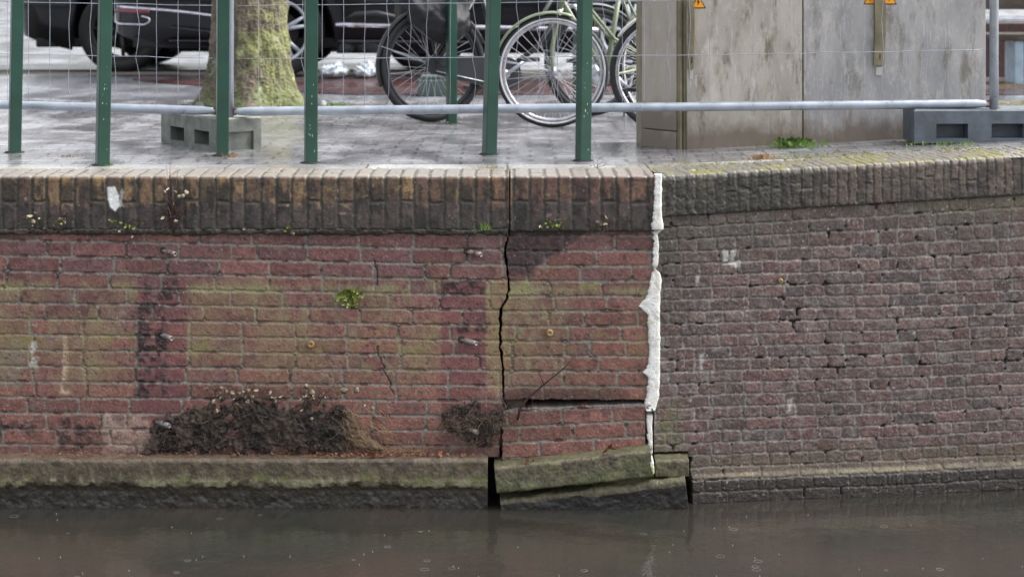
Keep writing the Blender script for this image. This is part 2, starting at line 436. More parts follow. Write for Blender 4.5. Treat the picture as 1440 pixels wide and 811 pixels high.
def finish_red(x, y, d, ins, base, n1, n2, n3, n_edge, h_brick=.0030):
    mort = MORT[None, None, :] * (1 + .22 * n2 + .35 * n3)[..., None]
    mort = mix(mort, lin(134, 124, 108), ss(.1, .5, n1))
    smear = ss(.28, .5, fbm(x, y, 10, 4, 77)) * .35          # mortar smeared on the bricks
    C = mix(mort, base, ins * (1 - smear * .8))
    H = (ins * h_brick + n2 * .0011 + n3 * .0011)
    jd = ss(.12, .34, fbm(x, y * 1.5, 16, 3, 79)) * ss(1.6, .2, np.abs(d + .8)); C = mix(C, lin(62, 50, 48), jd * .8); H = H - jd * .005 
    H = H + (1 - ins) * n2 * .0012
    return C, H
def stain(C, m, col): return mix(C, col, np.clip(m, 0, 1))

def crack_x(y):
    ys = [300, 318, 331, 345, 362, 372, 390, 405, 420, 433, 450, 470, 488, 505, 520, 545, 562, 600, 640, 660]
    xs = [716, 716, 714, 710, 708, 711, 713, 714, 710, 703, 701, 702, 700, 704, 706, 706, 707, 704, 701, 700]
    return np.interp(y, ys, xs) + fbm(y, y * 0 + 3.3, 7, 3, 12) * 2.5
def crack_w(y):
    return .72 * np.interp(y, [318, 331, 345, 362, 390, 405, 433, 450, 470, 500, 520, 560], [1, 2, 4.5, 5.5, 4, 4.5, 6, 7, 5, 5, 4, 4.5]) + fbm(y, y * 0 + 8.3, 6, 3, 13) * 2
def wpos(x, y, Y0=0):
    return np.stack([(x - 720) / S, np.full(x.shape, float(Y0)), (248.1 - y) / S], -1)
def nfront(sh): n = np.zeros(sh + (3,)); n[..., 1] = -1; return n

def build_red(name, parent, xl, xr, yt, yb, rowfn, seed, x_lo, x_hi, Y0=0, section='A'):
    """xl/xr functions of y, yt/yb functions of x"""
    U = axis(x_lo, x_hi, STEP); U = (U - x_lo) / (x_hi - x_lo)
    nv_ = int((max(yb(x_lo), yb(x_hi)) - min(yt(x_lo), yt(x_hi))) / STEP)
    V = np.linspace(0, 1, nv_)
    u, v = np.meshgrid(U, V)
    x0 = x_lo + u * (x_hi - x_lo)
    y = yt(x0) * (1 - v) + yb(x0) * v
    xL = xl(y); xR = xr(y)
    x = xL + (x0 - x_lo) / (x_hi - x_lo) * (xR - xL) if section != 'A' else x0 + (xR - x_hi) * ss(0, 1, (x0 - (x_hi - 40)) / 40)
    r, pitch = rowfn(x, y)
    d, ins, base, row, n1, n2, n3, n4, ne = red_face(x, y, r, pitch, seed)
    C, H = finish_red(x, y, d, ins, base, n1, n2, n3, ne)
    Rg = np.full(x.shape, .62) + n2 * .1
    # ochre and algae weathering (absent on two once-covered vertical strips)
    cover = np.maximum(blob(x, y, 194, 262, 386, 900, 1.5, 1.2, 21, 30), blob(x, y, 620, 683, 388, 900, 1.2, 1, 22, 30))
    band = ss(385, 402, y + n1 * 8) * (1 - ss(520, 575, y + n1 * 24)) * (ss(-.5, .35, n4 + .25 * n1 + .3))
    oc = band * (1 - cover) * np.clip(.30 + .85 * n1 + .35 * n2 + .5 * n4, 0, 1) * (.75 if section == 'B' else 1)
    C = stain(C, np.clip(oc * 1.05, 0, .85), lin(140, 114, 82))
    C = stain(C, band * (1 - cover) * ss(.0, .5, fbm(x, y * .5, 13, 4, 78)) * .45, lin(140, 134, 92))
    C = stain(C, (1 - cover) * blob(x, y, 683, 712, 392, 552, 2, 3, 5) * .7 * np.clip(.8 + n2, 0, 1), lin(146, 122, 80))
    C = stain(C, cover * ins * ss(380, 400, y) * .5, lin(122, 64, 72))
    alg = np.exp(-((y - (403 + .006 * x + 5 * n1)) / 6.0) ** 2) * np.clip(.5 + 1.6 * n1 + .5 * n2, 0, 1) * (1 - cover)
    C = stain(C, alg * .7, lin(150, 148, 96))
    alg2 = np.exp(-((y - (480 + 8 * n1)) / 14.0) ** 2) * ss(.05, .5, fbm(x, y * 2, 45, 3, 91)) * (1 - cover)
    C = stain(C, alg2 * .6, lin(136, 128, 58))
    # soot-black crust
    lump = .35 + 2.0 * fbm(x, y, 8, 4, 31)
    for (a, b_, c_, d_, w, s_) in [(200, 252, 394, 424, 7, 41), (193, 234, 424, 556, 8, 42), (622, 681, 390, 416, 6, 43), (640, 690, 452, 468, 5, 45), (85, 142, 586, 632, 9, 46), (-30, 60, 592, 612, 8, 47), (194, 236, 470, 500, 6, 48)]:
        mk = blob(x, y, a, b_, c_, d_, 5, w, s_, 16) * np.clip(lump + .25, 0, 1)
        C = stain(C, mk * .85, lin(44, 34, 38)); H = H + mk * (.002 + .003 * fbm(x, y, 4, 3, 61)); Rg = Rg - mk * .1
    # pale scraped patch and lime runs at the lower left
    mk = blob(x, y, 144, 211, 583, 640, 3, 5, 51, 14) * np.clip(.55 + 1.1 * n2 + .4 * n1, 0, 1)
    C = stain(C, mk * .75, lin(176, 150, 134))
    mk = blob(x, y, 87, 95, 470, 552, 3, 6, 52, 12) * np.clip(.6 + n2, 0, 1)
    C = stain(C, mk * .85, lin(208, 184, 150))
    mk = blob(x, y, 44, 52, 455, 516, 3, 7, 53, 9) * np.clip(.3 + 1.3 * n2, 0, 1); C = stain(C, mk, lin(196, 194, 190))
    mk = blob(x, y, 0, 30, 480, 540, 8, 14, 54, 12) * .4; C = stain(C, mk, lin(120, 118, 104))
    # darker band along the top edge, dark runs below the coping, damp base
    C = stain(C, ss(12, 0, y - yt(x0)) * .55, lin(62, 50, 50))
    C = stain(C, ss(596, 640, y + 14 * n1) * .38 * (section == 'A'), lin(92, 70, 60))
    drip = ss(.25, .6, fbm(x, y * .12, 9, 3, 71)) * (1 - ss(330, 400, y)) * .3
    C = stain(C, drip, lin(70, 56, 56))
    bloom = ss(.3, .6, fbm(x, y, 34, 4, 81)) * .22
    C = stain(C, bloom, lin(158, 130, 124))
    if section == 'A':     # hairline crack
        cx = np.interp(y, [480, 500, 520, 540, 560], [530, 533, 540, 548, 556]) + fbm(y, y * 0, 5, 2, 8) * 3
        mk = (np.abs(x - cx) < 1.1) * ss(485, 490, y) * (1 - ss(552, 557, y)); C = stain(C, mk * .8, lin(40, 32, 32)); H = H - mk * .004
        cx = np.interp(y, [370, 380, 400], [527, 530, 531]) ; mk = (np.abs(x - cx) < 1.2) * (y > 366) * (y < 402); C = stain(C, mk * .8, lin(40, 34, 32)); H = H - mk * .004
    if section == 'B':     # dirty triangle under the coping
        mk = poly(x, y, [(705, 315), (836, 315), (800, 346), (740, 386), (714, 386)], 3, 8, 33) * np.clip(.9 + .7 * n2, 0, 1)
        C = stain(C, mk * .92, lin(58, 46, 50)); H = H + mk * .003 * n2
        mk = ss(536, 556, y + 6 * n1) * blob(x, y, 700, 880, 500, 590, 8, 8, 35); C = stain(C, mk * .6, lin(62, 46, 42))
        C = stain(C, blob(x, y, 718, 742, 396, 412, 3, 6, 36, 8) * .55 * np.clip(.6 + n2, 0, 1), lin(150, 150, 84))
        C = stain(C, blob(x, y, 815, 840, 396, 408, 3, 5, 37) * .5, lin(150, 150, 70))
    sp = ss(.5, .58, fbm(x, y, 3.0, 2, 101)) ; C = stain(C, sp * .4, lin(190, 180, 172))
    pit = ss(.5, .58, fbm(x, y, 4.5, 2, 102)); C = stain(C, pit * .5, lin(58, 46, 46)); H = H - pit * .002
    return surf(name, wpos(x, y, Y0), nfront(x.shape), H, C, np.clip(Rg, .25, .9), M['wall'], parent, .14)

rowA = lambda x, y: ((y - (337.2 + x * .0205)) / (22.1 - x * .0013), 22.1 - x * .0013)
rowB = lambda x, y: ((y - 332.0) / 21.15, 21.15)
def rowC(x, y): return ((y - (575.5 - (x - 733) * .046)) / 22.3, 22.3)

wallA = empty('brick_wall', at(300, 708, 0)); inv = lambda o: o
tag(wallA, 'long red brick quay wall left of the open crack, with rusty pipe stubs and two darker vertical strips', 'brick wall')
wallB = empty('cracked_wall_block', at(810, 640, 0))
tag(wallB, 'broken off block of red brick wall between the open crack and the white foam strip', 'brick wall')
wallC = empty('fallen_brick_course', at(810, 600, 0))
tag(wallC, 'tilted red brick courses sagging below the black horizontal gap', 'brick wall')
wallD = empty('old_brick_wall', at(1180, 700, .1))
tag(wallD, 'weathered dark purple brown brick wall of small bricks right of the white foam', 'brick wall')
def par(o, p):         # parent keeping the mesh in world space
    o.parent = p; o.matrix_parent_inverse = Matrix.LocRotScale(p.location, p.rotation_euler, None).inverted(); return o
def setp(o, p): return par(o, p)

o = build_red('brickwork', None, lambda y: y * 0 - 1200, lambda y: crack_x(y), lambda x: x * 0 + 318., lambda x: x * 0 + 642., rowA, 1, -1200., 706., 0, 'A'); setp(o, wallA)
o = build_red('brickwork', None, lambda y: crack_x(y) + np.maximum(crack_w(y), .8), lambda y: np.interp(y, [318, 400, 572], [921, 918, 911]),
              lambda x: x * 0 + 318., lambda x: 561 + (x - 700) * .004 + 2.2 * fbm(np.asarray(x, float), np.asarray(x, float) * 0, 12, 3, 5), rowB, 2, 712., 916., .004, 'B'); setp(o, wallB)
o = build_red('brickwork', None, lambda y: y * 0 + 707 + 2 * fbm(y, y * 0, 6, 3, 5), lambda y: y * 0 + 907.,
              lambda x: np.interp(x, [707, 733, 907], [577, 574, 567.5]) + 1.6 * fbm(np.asarray(x, float), np.asarray(x, float) * 0 + 4, 10, 3, 6), lambda x: 645 - (x - 707) * .05, rowC, 4, 707., 907., -.016, 'C'); setp(o, wallC)

# coping / ledges: a profile swept along the wall
def sweep(name, parent, xs, prof, fn, place=None, back=.05, step=STEP / S, backdir=(0, 1, 0)):
    """prof: list of (Y,Z) metres from the lower front edge upwards and back; fn(xpx, t_px, segpos)->C,H,Rg ; place maps (x_px,Y,Z)->world arrays and normals"""
    pr = np.array(prof, float); seg = np.hypot(*np.diff(pr, axis=0).T); cum = np.concatenate([[0], np.cumsum(seg)])
    n = int(cum[-1] / step); t = np.linspace(0, cum[-1], n)
    py = np.interp(t, cum, pr[:, 0]); pz = np.interp(t, cum, pr[:, 1])
    k = max(3, int(.006 / step)); ker = np.ones(k) / k
    py_ = np.convolve(np.pad(py, (k, k), mode='edge'), ker, 'same')[k:-k]; pz_ = np.convolve(np.pad(pz, (k, k), mode='edge'), ker, 'same')[k:-k]
    py_[0], pz_[0], py_[-1], pz_[-1] = py[0], pz[0], py[-1], pz[-1]
    ty = np.gradient(py_); tz = np.gradient(pz_); l = np.hypot(ty, tz) + 1e-9
    # front face goes up (tz>0): outward normal = (-tz, ty)
    nyv, nzv = -tz / l, ty / l
    X, T = np.meshgrid(xs, t * S)
    PY = np.repeat(py_[:, None], len(xs), 1); PZ = np.repeat(pz_[:, None], len(xs), 1)
    NY = np.repeat(nyv[:, None], len(xs), 1); NZ = np.repeat(nzv[:, None], len(xs), 1)
    C, H, A = fn(X, T, NZ, PY, PZ)
    P = np.stack([(X - 720) / S, PY, PZ], -1); Nn = np.stack([X * 0, NY, NZ], -1)
    if place is not None: P, Nn = place(P, Nn)
    o = surf(name, P, Nn, H, C, np.clip(A, .12, .95), M['wall'], None, back, backdir)
    if parent: setp(o, parent)
    return o
def coping_fn(pitch, Hc, seed, worn=0., mo=4.4, x0=0, split=.47, cols=None, irregular=.06):
    js = []
    rg = random.Random(seed); xx = -1400 + x0
    while xx < 2600: js.append(xx); xx += rg.gauss(pitch, pitch * irregular)
    js = np.array(js)
    def fn(X, T, NZ, PY, PZ):
        wob = fbm(X, T, 14, 3, seed) * (1.0 + 1.8 * worn)
        xx = X + wob; i = np.clip(np.searchsorted(js, xx), 1, len(js) - 1)
        dh = np.minimum(xx - js[i - 1], js[i] - xx) - mo / 2
        par_ = (i % 2)
        if worn: par_ = (_h(i.astype(float), i * 0., seed + 3) > .45).astype(int)
        ys = Hc * (1 - split) + (_h(i.astype(float), i * 0., seed + 2) - .5) * (4 if not worn else 14)
        # split bricks have a bed joint part way down, and again on top at 37 px depth
        tt = T + fbm(X, T, 12, 3, seed + 4) * (1 + worn)
        dsp = np.abs(tt - ys) - mo / 2
        dtop = np.abs(tt - (Hc + 37)) - mo / 2
        dend = np.minimum(tt - 1.5, 1e3)
        dd = np.minimum(dh, dend)
        dd = np.minimum(dd, np.where(par_ == 0, dsp, 1e3)); dd = np.minimum(dd, np.where(par_ == 1, dtop, 1e3))
        ne = fbm(X, T, 6, 3, seed + 6)
        ins = ss(-.8, 1.0 + worn * 1.0, dd + ne * (1.8 + worn * 1.0) + .3)
        part = (T > ys).astype(float) * (1 - par_) + par_ * .5 + (T > Hc + 37) * 2
        h1 = _h(i.astype(float), part, seed + 7); h2 = _h(i.astype(float), part, seed + 8)
        n1 = fbm(X, T, 50, 4, seed + 9); n2 = fbm(X, T, 8, 4, seed + 10); n3 = fbm(X, T, 2.7, 3, seed + 11)
        f = np.clip(T / Hc, 0, 1)
        return_cols = cols(X, T, f, h1, h2, n1, n2, n3, ins)
        C, A = return_cols
        Hh = ins * (.0038 + .0 * worn) + n2 * (.0014 + .002 * worn) + n3 * (.0008 + .001 * worn) + (h2 - .5) * (.002 + .003 * worn) * ins
        Hh = Hh + ss(0, 3, dd) * .0003
        return C, Hh, A
    return fn
def cols_left(X, T, f, h1, h2, n1, n2, n3, ins):
    top = np.array(lin(104, 78, 64))[None, None] * (1 + .35 * (h1 - .5))[..., None]
    top = mix(top, lin(146, 114, 68), np.clip((h2 - .2) * 1.8, 0, 1) * np.clip(.6 + n1 + 1.8 * n2, 0, 1))
    top = mix(top, lin(116, 74, 70), ss(560, 760, X) * .65)
    low = np.array(lin(80, 66, 66))[None, None] * (1 + .35 * (h2 - .5))[..., None]
    k = ss(.42, .60, f + .16 * n1 + .12 * n2 + .1 * (h1 - .5))
    C = mix(low, [0, 0, 0], k * 0) * (1 - k)[..., None] + top * k[..., None]
    C = C * (1 + .3 * n2 + .35 * n3)[..., None]
    C = mix(C, lin(66, 62, 58), (1 - ss(.08, .3, f + .1 * n2)) * .7)
    C = mix(C, lin(98, 92, 52), ss(.15, .5, fbm(X, T, 16, 3, 300)) * .45 * k)
    C = mix(C, lin(42, 40, 40), ss(-.1, .3, fbm(X, T * .35, 16, 4, 301)) * .8 * (1 - .5 * ss(.8, 1, f)))
    mort = np.array(lin(66, 62, 54))[None, None] * (1 + .4 * n3 + .3 * n2)[..., None]
    C = mix(mort, [0, 0, 0], ins * 0) * (1 - ins)[..., None] + C * ins[..., None]
    lt = ss(.985, 1.0, f)                      # upper face painted paler, standing in for the bright sky it reflects
    C = mix(C, lin(138, 130, 124), lt * .8 * ins); C = mix(C, lin(104, 100, 84), lt * .5 * (1 - ins))
    # splash of white paint
    mk = poly(X, 248 + 74 - T, [(153, 262), (163, 262), (170, 275), (170, 288), (164, 296), (157, 290), (153, 275)], 1.2, 2, 7, 8)
    C = mix(C, lin(232, 234, 240), mk)
    mk = poly(X, 248 + 74 - T, [(172, 264), (176, 268), (174, 286), (178, 290), (170, 290)], 1.5, 3, 8, 6); C = mix(C, lin(190, 190, 190), mk * .7)
    sp = ss(.5, .58, fbm(X, T, 4, 2, 302)); C = mix(C, lin(160, 150, 140), sp * .3)
    sp2 = ss(.56, .64, fbm(X, T, 11, 2, 303)); C = mix(C, lin(160, 132, 116), sp2 * .6)
    A = .55 - .22 * lt + .1 * n2
    return C, A
def cols_mid(X, T, f, h1, h2, n1, n2, n3, ins):
    C, A = cols_left(X, T, f, h1, h2, n1, n2, n3, ins)
    return C, A
def cols_old(X, T, f, h1, h2, n1, n2, n3, ins):
    base = mix(np.ones(X.shape + (3,)) * lin(64, 60, 55), lin(86, 76, 70), ss(1080, 1200, X)) * (1 + .45 * (h1 - .5))[..., None]
    base = mix(base, lin(104, 84, 78), ss(1100, 1250, X) * .7 * h2)
    base = mix(base, lin(112, 104, 84), np.clip(.1 + n1 + .8 * n2, 0, 1) * .4 * f)
    base = mix(base, lin(54, 50, 50), ss(-.1, .35, fbm(X, T * .5, 18, 4, 311)) * .7 * (1 - f * .3))
    C = base * (1 + .3 * n2 + .35 * n3)[..., None]
    mort = np.array(lin(70, 68, 62))[None, None] * (1 + .4 * n3)[..., None]
    C = mort * (1 - ins)[..., None] + C * ins[..., None]
    lt = ss(.99, 1.0, f)
    C = mix(C, lin(128, 124, 116), lt * .6); C = mix(C, lin(122, 118, 52), lt * ss(0, .35, fbm(X, T, 30, 4, 312)) * .8)
    return C, .6 - .25 * lt + .1 * n2
Hc = 74.0
cp = [(-.020, -Hc / S), (-.020, -.006), (-.014, 0), (.212, 0)]
o = sweep('coping', wallA, axis(-1200, 716, STEP), cp, coping_fn(20.8, Hc, 11, cols=cols_left))
o = sweep('coping', wallB, axis(717.6, 919, STEP), [(-.022, -(Hc + 2) / S), (-.024, -.004), (-.018, .002), (.212, .002)], coping_fn(20.3, Hc + 2, 12, x0=6, cols=cols_mid))
# lip of mortar and dirt under the coping
def lip_fn(X, T, NZ, PY, PZ):
    n2 = fbm(X, T, 9, 4, 400); n3 = fbm(X, T, 2.5, 3, 401); n1 = fbm(X, T * 0, 40, 3, 402)
    C = np.array(lin(82, 76, 68))[None, None] * (1 + .5 * n2 + .4 * n3)[..., None]
    C = mix(C, lin(48, 44, 42), ss(-.1, .4, n1 + n2 * .5) * .6)
    return C, n2 * .009 + n3 * .002 + n1 * .004, .75 + n2 * .1
sweep('mortar_lip', wallA, axis(-1200, 714, STEP), [(.0, -81.5 / S), (-.012, -81 / S), (-.021, -78 / S), (-.024, -73.5 / S), (-.005, -73 / S)], lip_fn, back=.012)

# ---- old wall on the right, turned 8.7 degrees away
ca, sa = math.cos(R(8.7)), math.sin(R(8.7))
def place_old(P, Nn):
    u = P[..., 0] - (925 - 720) / S
    x = .594 + u * ca - P[..., 1] * sa; y = u * sa + P[..., 1] * ca
    z = P[..., 2] + .06 * np.minimum(u / 1.57, 1.35)
    return np.stack([x, y, z], -1), np.stack([Nn[..., 0] * ca - Nn[..., 1] * sa, Nn[..., 0] * sa + Nn[..., 1] * ca, Nn[..., 2]], -1)
def place_old_flat(P, Nn):
    P = P.copy(); u_ = P[..., 0] - (925 - 720) / S; P[..., 2] += .06 * np.minimum(u_ / 1.57, 1.35) * ss(400, 300, 248.1 - P[..., 2] * S)
    u = P[..., 0] - (925 - 720) / S
    x = .594 + u * ca - P[..., 1] * sa; y = u * sa + P[..., 1] * ca
    return np.stack([x, y, P[..., 2]], -1), np.stack([Nn[..., 0] * ca - Nn[..., 1] * sa, Nn[..., 0] * sa + Nn[..., 1] * ca, Nn[..., 2]], -1)
Ho = 56.0
def fn_oldcop(X, T, NZ, PY, PZ):
    a = coping_fn(15.5, Ho, 21, worn=1., mo=2.4, cols=cols_old, irregular=.12)(X, T, NZ, PY, PZ)
    b = coping_fn(13.2, Ho, 22, worn=.45, mo=2.0, cols=cols_old, irregular=.08)(X, T, NZ, PY, PZ)
    k = (X > 1135).astype(float)
    return a[0] * (1 - k)[..., None] + b[0] * k[..., None], a[1] * (1 - k) + b[1] * k, a[2] * (1 - k) + b[2] * k
o = sweep('coping', wallD, axis(929, 2300, STEP), [(-.012, -Ho / S), (-.012, -.016), (-.006, -.005), (.008, 0), (.225, 0)], fn_oldcop, place=place_old)
def old_fn(X, T, NZ, PY, PZ):
    y = 248.1 - PZ * S
    yr = y + (X - 925) * .0 
    r = (yr - 287.5 + 2.0 * fbm(X, y * .3, 160, 2, 500)) / 16.9
    d, h1, row, h2 = bricks(X, y, r, 16.9, joints_old, 2.4, 31, 1.5)
    n1 = fbm(X, y, 70, 4, 501); n2 = fbm(X, y, 8, 4, 502); n3 = fbm(X, y, 2.6, 3, 503); ne = fbm(X, y, 5, 3, 504); n4 = fbm(X, y, 200, 3, 505)
    ero = .4 + .6 * h2
    ins = ss(-.5, .7, d + ne * 1.8 * ero)
    base = np.array(lin(106, 84, 82))[None, None] * (1 + .6 * (h1 - .5))[..., None]
    base = mix(base, lin(112, 74, 72), np.clip((h2 - .6) * 1.6, 0, 1)); base = mix(base, lin(84, 76, 80), np.clip((.35 - h2) * 2, 0, 1))
    base = base * (1 + .35 * n2 + .38 * n3)[..., None]
    mort = np.array(lin(128, 120, 117))[None, None] * (1 + .35 * n2 + .4 * n3)[..., None]
    C = mort * (1 - ins)[..., None] + base * ins[..., None]
    smear = ss(.1, .42, fbm(X, y, 13, 4, 506)) * .5; C = mix(C, lin(130, 122, 121), smear)
    dk = ss(.15, .45, fbm(X, y, 5, 3, 516)) * .5; C = mix(C, lin(64, 52, 54), dk)
    # missing mortar: black open joints
    hole = (1 - ins) * ss(.36, .46, fbm(X, y * 1.6, 17, 3, 507)); C = mix(C, lin(26, 22, 22), hole)
    # upper courses grimy, olive to the right
    up = (1 - ss(300, 400, y + 40 * n4 + 20 * n1 + .03 * (X - 925)))
    C = mix(C, lin(78, 74, 66), up * .6)
    C = mix(C, lin(104, 96, 68), ss(1250, 1380, X) * (1 - ss(300, 350, y)) * .5)
    le = (1 - ss(935, 1010, X + 30 * n1)) * (1 - ss(440, 520, y)); C = mix(C, lin(66, 62, 56), le * .5)
    for (cx, w) in [(1025, 26), (1170, 20), (1395, 30)]:
        mk = np.exp(-((X - cx - 18 * n1) / w) ** 2) * np.clip(.3 + n4 + n2, 0, 1); C = mix(C, lin(70, 64, 62), mk * .55)
    # lower courses: brown green, then a pale scum line, then black wet stone
    rub = 0; lo = ss(625, 655, y + 6 * n1); C = mix(C, lin(96, 84, 66), lo * .6)
    gl = blob(X, y, 924, 962, 560, 670, 8, 12, 508) ; C = mix(C, lin(104, 104, 56), gl * .6 * np.clip(.6 + n2 * 1.2, 0, 1))
    sc = np.exp(-((y - 671 - 3 * n1 + .0 * X) / 3.2) ** 2) * ss(960, 1060, X) * np.clip(.5 + 1.2 * n1 + n2, 0, 1); C = mix(C, lin(138, 130, 98), sc * .85)
    wet = ss(674, 680, y + 3 * n2); C = mix(C, lin(50, 46, 46), wet * .85)
    w1 = poly(X, y, [(1020, 356), (1026, 356), (1026, 372), (1044, 370), (1044, 374), (1040, 384), (1036, 374), (1018, 376)], 1.5, 3, 9, 6)
    C = mix(C, lin(196, 192, 190), w1 * .75)
    for (a, b_, c_, d_) in [(1114, 1120, 568, 584), (985, 990, 500, 522), (980, 985, 388, 400), (1030, 1036, 355, 378)]:
        C = mix(C, lin(180, 176, 176), blob(X, y, a, b_, c_, d_, 2, 4, 11, 6) * .7)
    sp = ss(.46, .56, fbm(X, y, 3.0, 2, 509)); C = mix(C, lin(188, 172, 172), sp * .5)
    H = ins * .0036 + n2 * .0020 + n3 * .0018 + (h1 - .5) * .003 * ins - hole * .010 + n1 * .002
    gap = blob(X, y, 963.5, 972, 645, 800, .8, 2.5, 511, 9); gap = np.maximum(gap, blob(X, y, 915, 968, 637, 643.5, .8, 2, 512, 9)); H = H - gap * .09; C = mix(C, lin(24, 22, 20), gap * .9)
    A = .66 + .1 * n2 - .32 * wet
    return C, H, A
y2z = lambda y: (248.1 - y) / S
setp(sweep('brickwork', None, axis(919.5, 2300, STEP), [(-.020, y2z(760)), (-.016, y2z(676)), (-.004, y2z(668)), (0, y2z(655)), (0, y2z(303)), (.0, y2z(299))][:], old_fn, place=place_old_flat, back=.14, backdir=(0, 1, 0)), wallD)
# ---- footing ledge below the red wall
def ledge_fn(seed, wetline, top_moss=.2, light=1.):
    def fn(X, T, NZ, PY, PZ):
        y = 248.1 - PZ * S
        n1 = fbm(X, y, 60, 4, seed); n2 = fbm(X, T, 9, 4, seed + 1); n3 = fbm(X, T, 2.6, 3, seed + 2); n4 = fbm(X, T * .6, 26, 4, seed + 3)
        C = np.array(lin(100, 86, 68))[None, None] * (1 + .35 * n2 + .4 * n3)[..., None] * light
        C = mix(C, lin(122, 108, 90), ss(.05, .5, n4) * .5)
        C = mix(C, lin(78, 72, 48), ss(-.05, .4, fbm(X, T, 20, 4, seed + 4)) * (top_moss + .25))
        C = mix(C, lin(58, 50, 44), ss(.1, .4, fbm(X, T * 1.6, 12, 4, seed + 7)) * .5)
        js = np.abs(((X + 6 * n1) % 73) - 36) < 1.1; C = mix(C, lin(66, 60, 50), js * .4 * ss(0, .3, n2 + .3))
        w = wetline + 6 * n1 + 3 * n2
        sc = np.exp(-((y - (w - 5)) / 5) ** 2) * np.clip(.5 + 1.5 * n1 + 1.3 * n2, 0, 1)
        C = mix(C, lin(166, 162, 126), sc); C = mix(C, lin(110, 116, 50), np.exp(-((y - (w - 9)) / 6) ** 2) * ss(-.1, .4, n4) * .7)
        wet = ss(w, w + 5, y); C = mix(C, lin(62, 56, 48), wet * .9)
        deep = ss(w + 9, w + 20, y + 4 * n2); C = mix(C, lin(60, 56, 54), deep * .8)
        fl = ss(.9, 1.0, NZ); C = mix(C, lin(110, 84, 68), fl * .5)
        H = n2 * .0026 + n3 * .0016 + n1 * .005 + wet * (n4 * .008 + n2 * .003) - .006 * wet * (.5 + n1)
        return C, H, .55 + .12 * n2 - .22 * deep - .1 * wet
    return fn
led = empty('footing_ledge', at(340, 708, -.08)); tag(led, 'long mossy brown footing ledge at the waterline left of the crack', 'footing')
zt = -1.131
setp(sweep('masonry', None, axis(-1200, 686, STEP), [(-.055, -1.47), (-.058, -1.30), (-.062, -1.262), (-.08, -1.222), (-.082, zt - .012), (-.074, zt), (.0, zt + .004)], ledge_fn(600, 672 + 3), back=.12, backdir=(0, 1, 0)), led)
# tilted mossy footing block under the broken wall
def place_rot(px, py, Y, ang, x0px):
    c = at(px, py, Y); a = R(ang); co_, si = math.cos(a), math.sin(a)
    def f(P, Nn):
        X = P[..., 0] - (x0px - 720) / S; Z = P[..., 2]
        return (np.stack([c.x + X * co_ - Z * si, P[..., 1] + Y, c.z + X * si + Z * co_], -1),
                np.stack([Nn[..., 0] * co_ - Nn[..., 2] * si, Nn[..., 1], Nn[..., 0] * si + Nn[..., 2] * co_], -1))
    return f
def block_fn(seed, h, mossy=.5, dark=0.):
    def fn(X, T, NZ, PY, PZ):
        n1 = fbm(X, T, 50, 4, seed); n2 = fbm(X, T, 9, 4, seed + 1); n3 = fbm(X, T, 2.6, 3, seed + 2)
        C = np.array(lin(98, 88, 68))[None, None] * (1 + .35 * n2 + .4 * n3)[..., None]
        C = mix(C, lin(86, 96, 50), ss(-.25, .35, n1 + .3 * n2 + .12) * mossy)
        C = mix(C, lin(128, 118, 88), ss(.1, .45, fbm(X, T, 15, 4, seed + 3)) * .45)
        C = mix(C, lin(58, 52, 46), ss(.05, .4, fbm(X, T * 1.5, 11, 4, seed + 5)) * .5); C = mix(C, lin(46, 42, 42), dark * ss(-.1, -.001, -(PZ * S + 7 + 5 * n1) / 8) if dark else X * 0)
        fl = ss(.8, 1.0, NZ); C = mix(C, lin(92, 94, 62), fl * .5)
        H = n2 * .003 + n3 * .0018 + n1 * (.005 + .006 * dark)
        edge = ss(0, 5, T) 
        return C, H + edge * .004, .55 + .1 * n2 - .25 * dark * (PZ * S < -10)
    return fn
fb = empty('tilted_footing_block', at(805, 665, -.1)); tag(fb, 'tilted mossy footing block hanging over a black gap under the broken wall', 'footing')
hb = 34 / S
setp(sweep('stone', None, np.arange(695, 914, STEP), [(0.02, -hb - .004), (0, -hb), (0, -.006), (.006, 0), (.115, .004)], block_fn(700, 34, .75),
      place=place_rot(698, 657.5, -.10, 6.2, 698), back=.02, backdir=(0, 1, 0)), fb)
lb = empty('sunken_footing_stone', at(830, 700, -.08)); tag(lb, 'dark wet wedge of footing stone sunk at the waterline between the two black gaps', 'footing')
setp(sweep('stone', None, np.arange(703, 964, STEP), [(0.01, -.30), (0, -.09), (0, -.008), (.008, 0), (.10, .0)], block_fn(720, 60, .25, 1.),
      place=place_rot(703, 704, -.075, 6.8, 703), back=.02, backdir=(0, 1, 0)), lb)
sbk = empty('small_mossy_block', at(944, 668, -.06)); tag(sbk, 'short mossy brick block wedged between the tip of the foam and the old wall', 'footing')
setp(sweep('stone', None, np.arange(921, 969, STEP), [(0.01, -23 / S - .002), (0, -23 / S), (0, -.006), (.006, 0), (.075, .006)], block_fn(740, 20, .6),
      place=place_rot(921, 647, -.055, 1.0, 921), back=.02, backdir=(0, 1, 0)), sbk)
wallC['label'] = wallC['label']

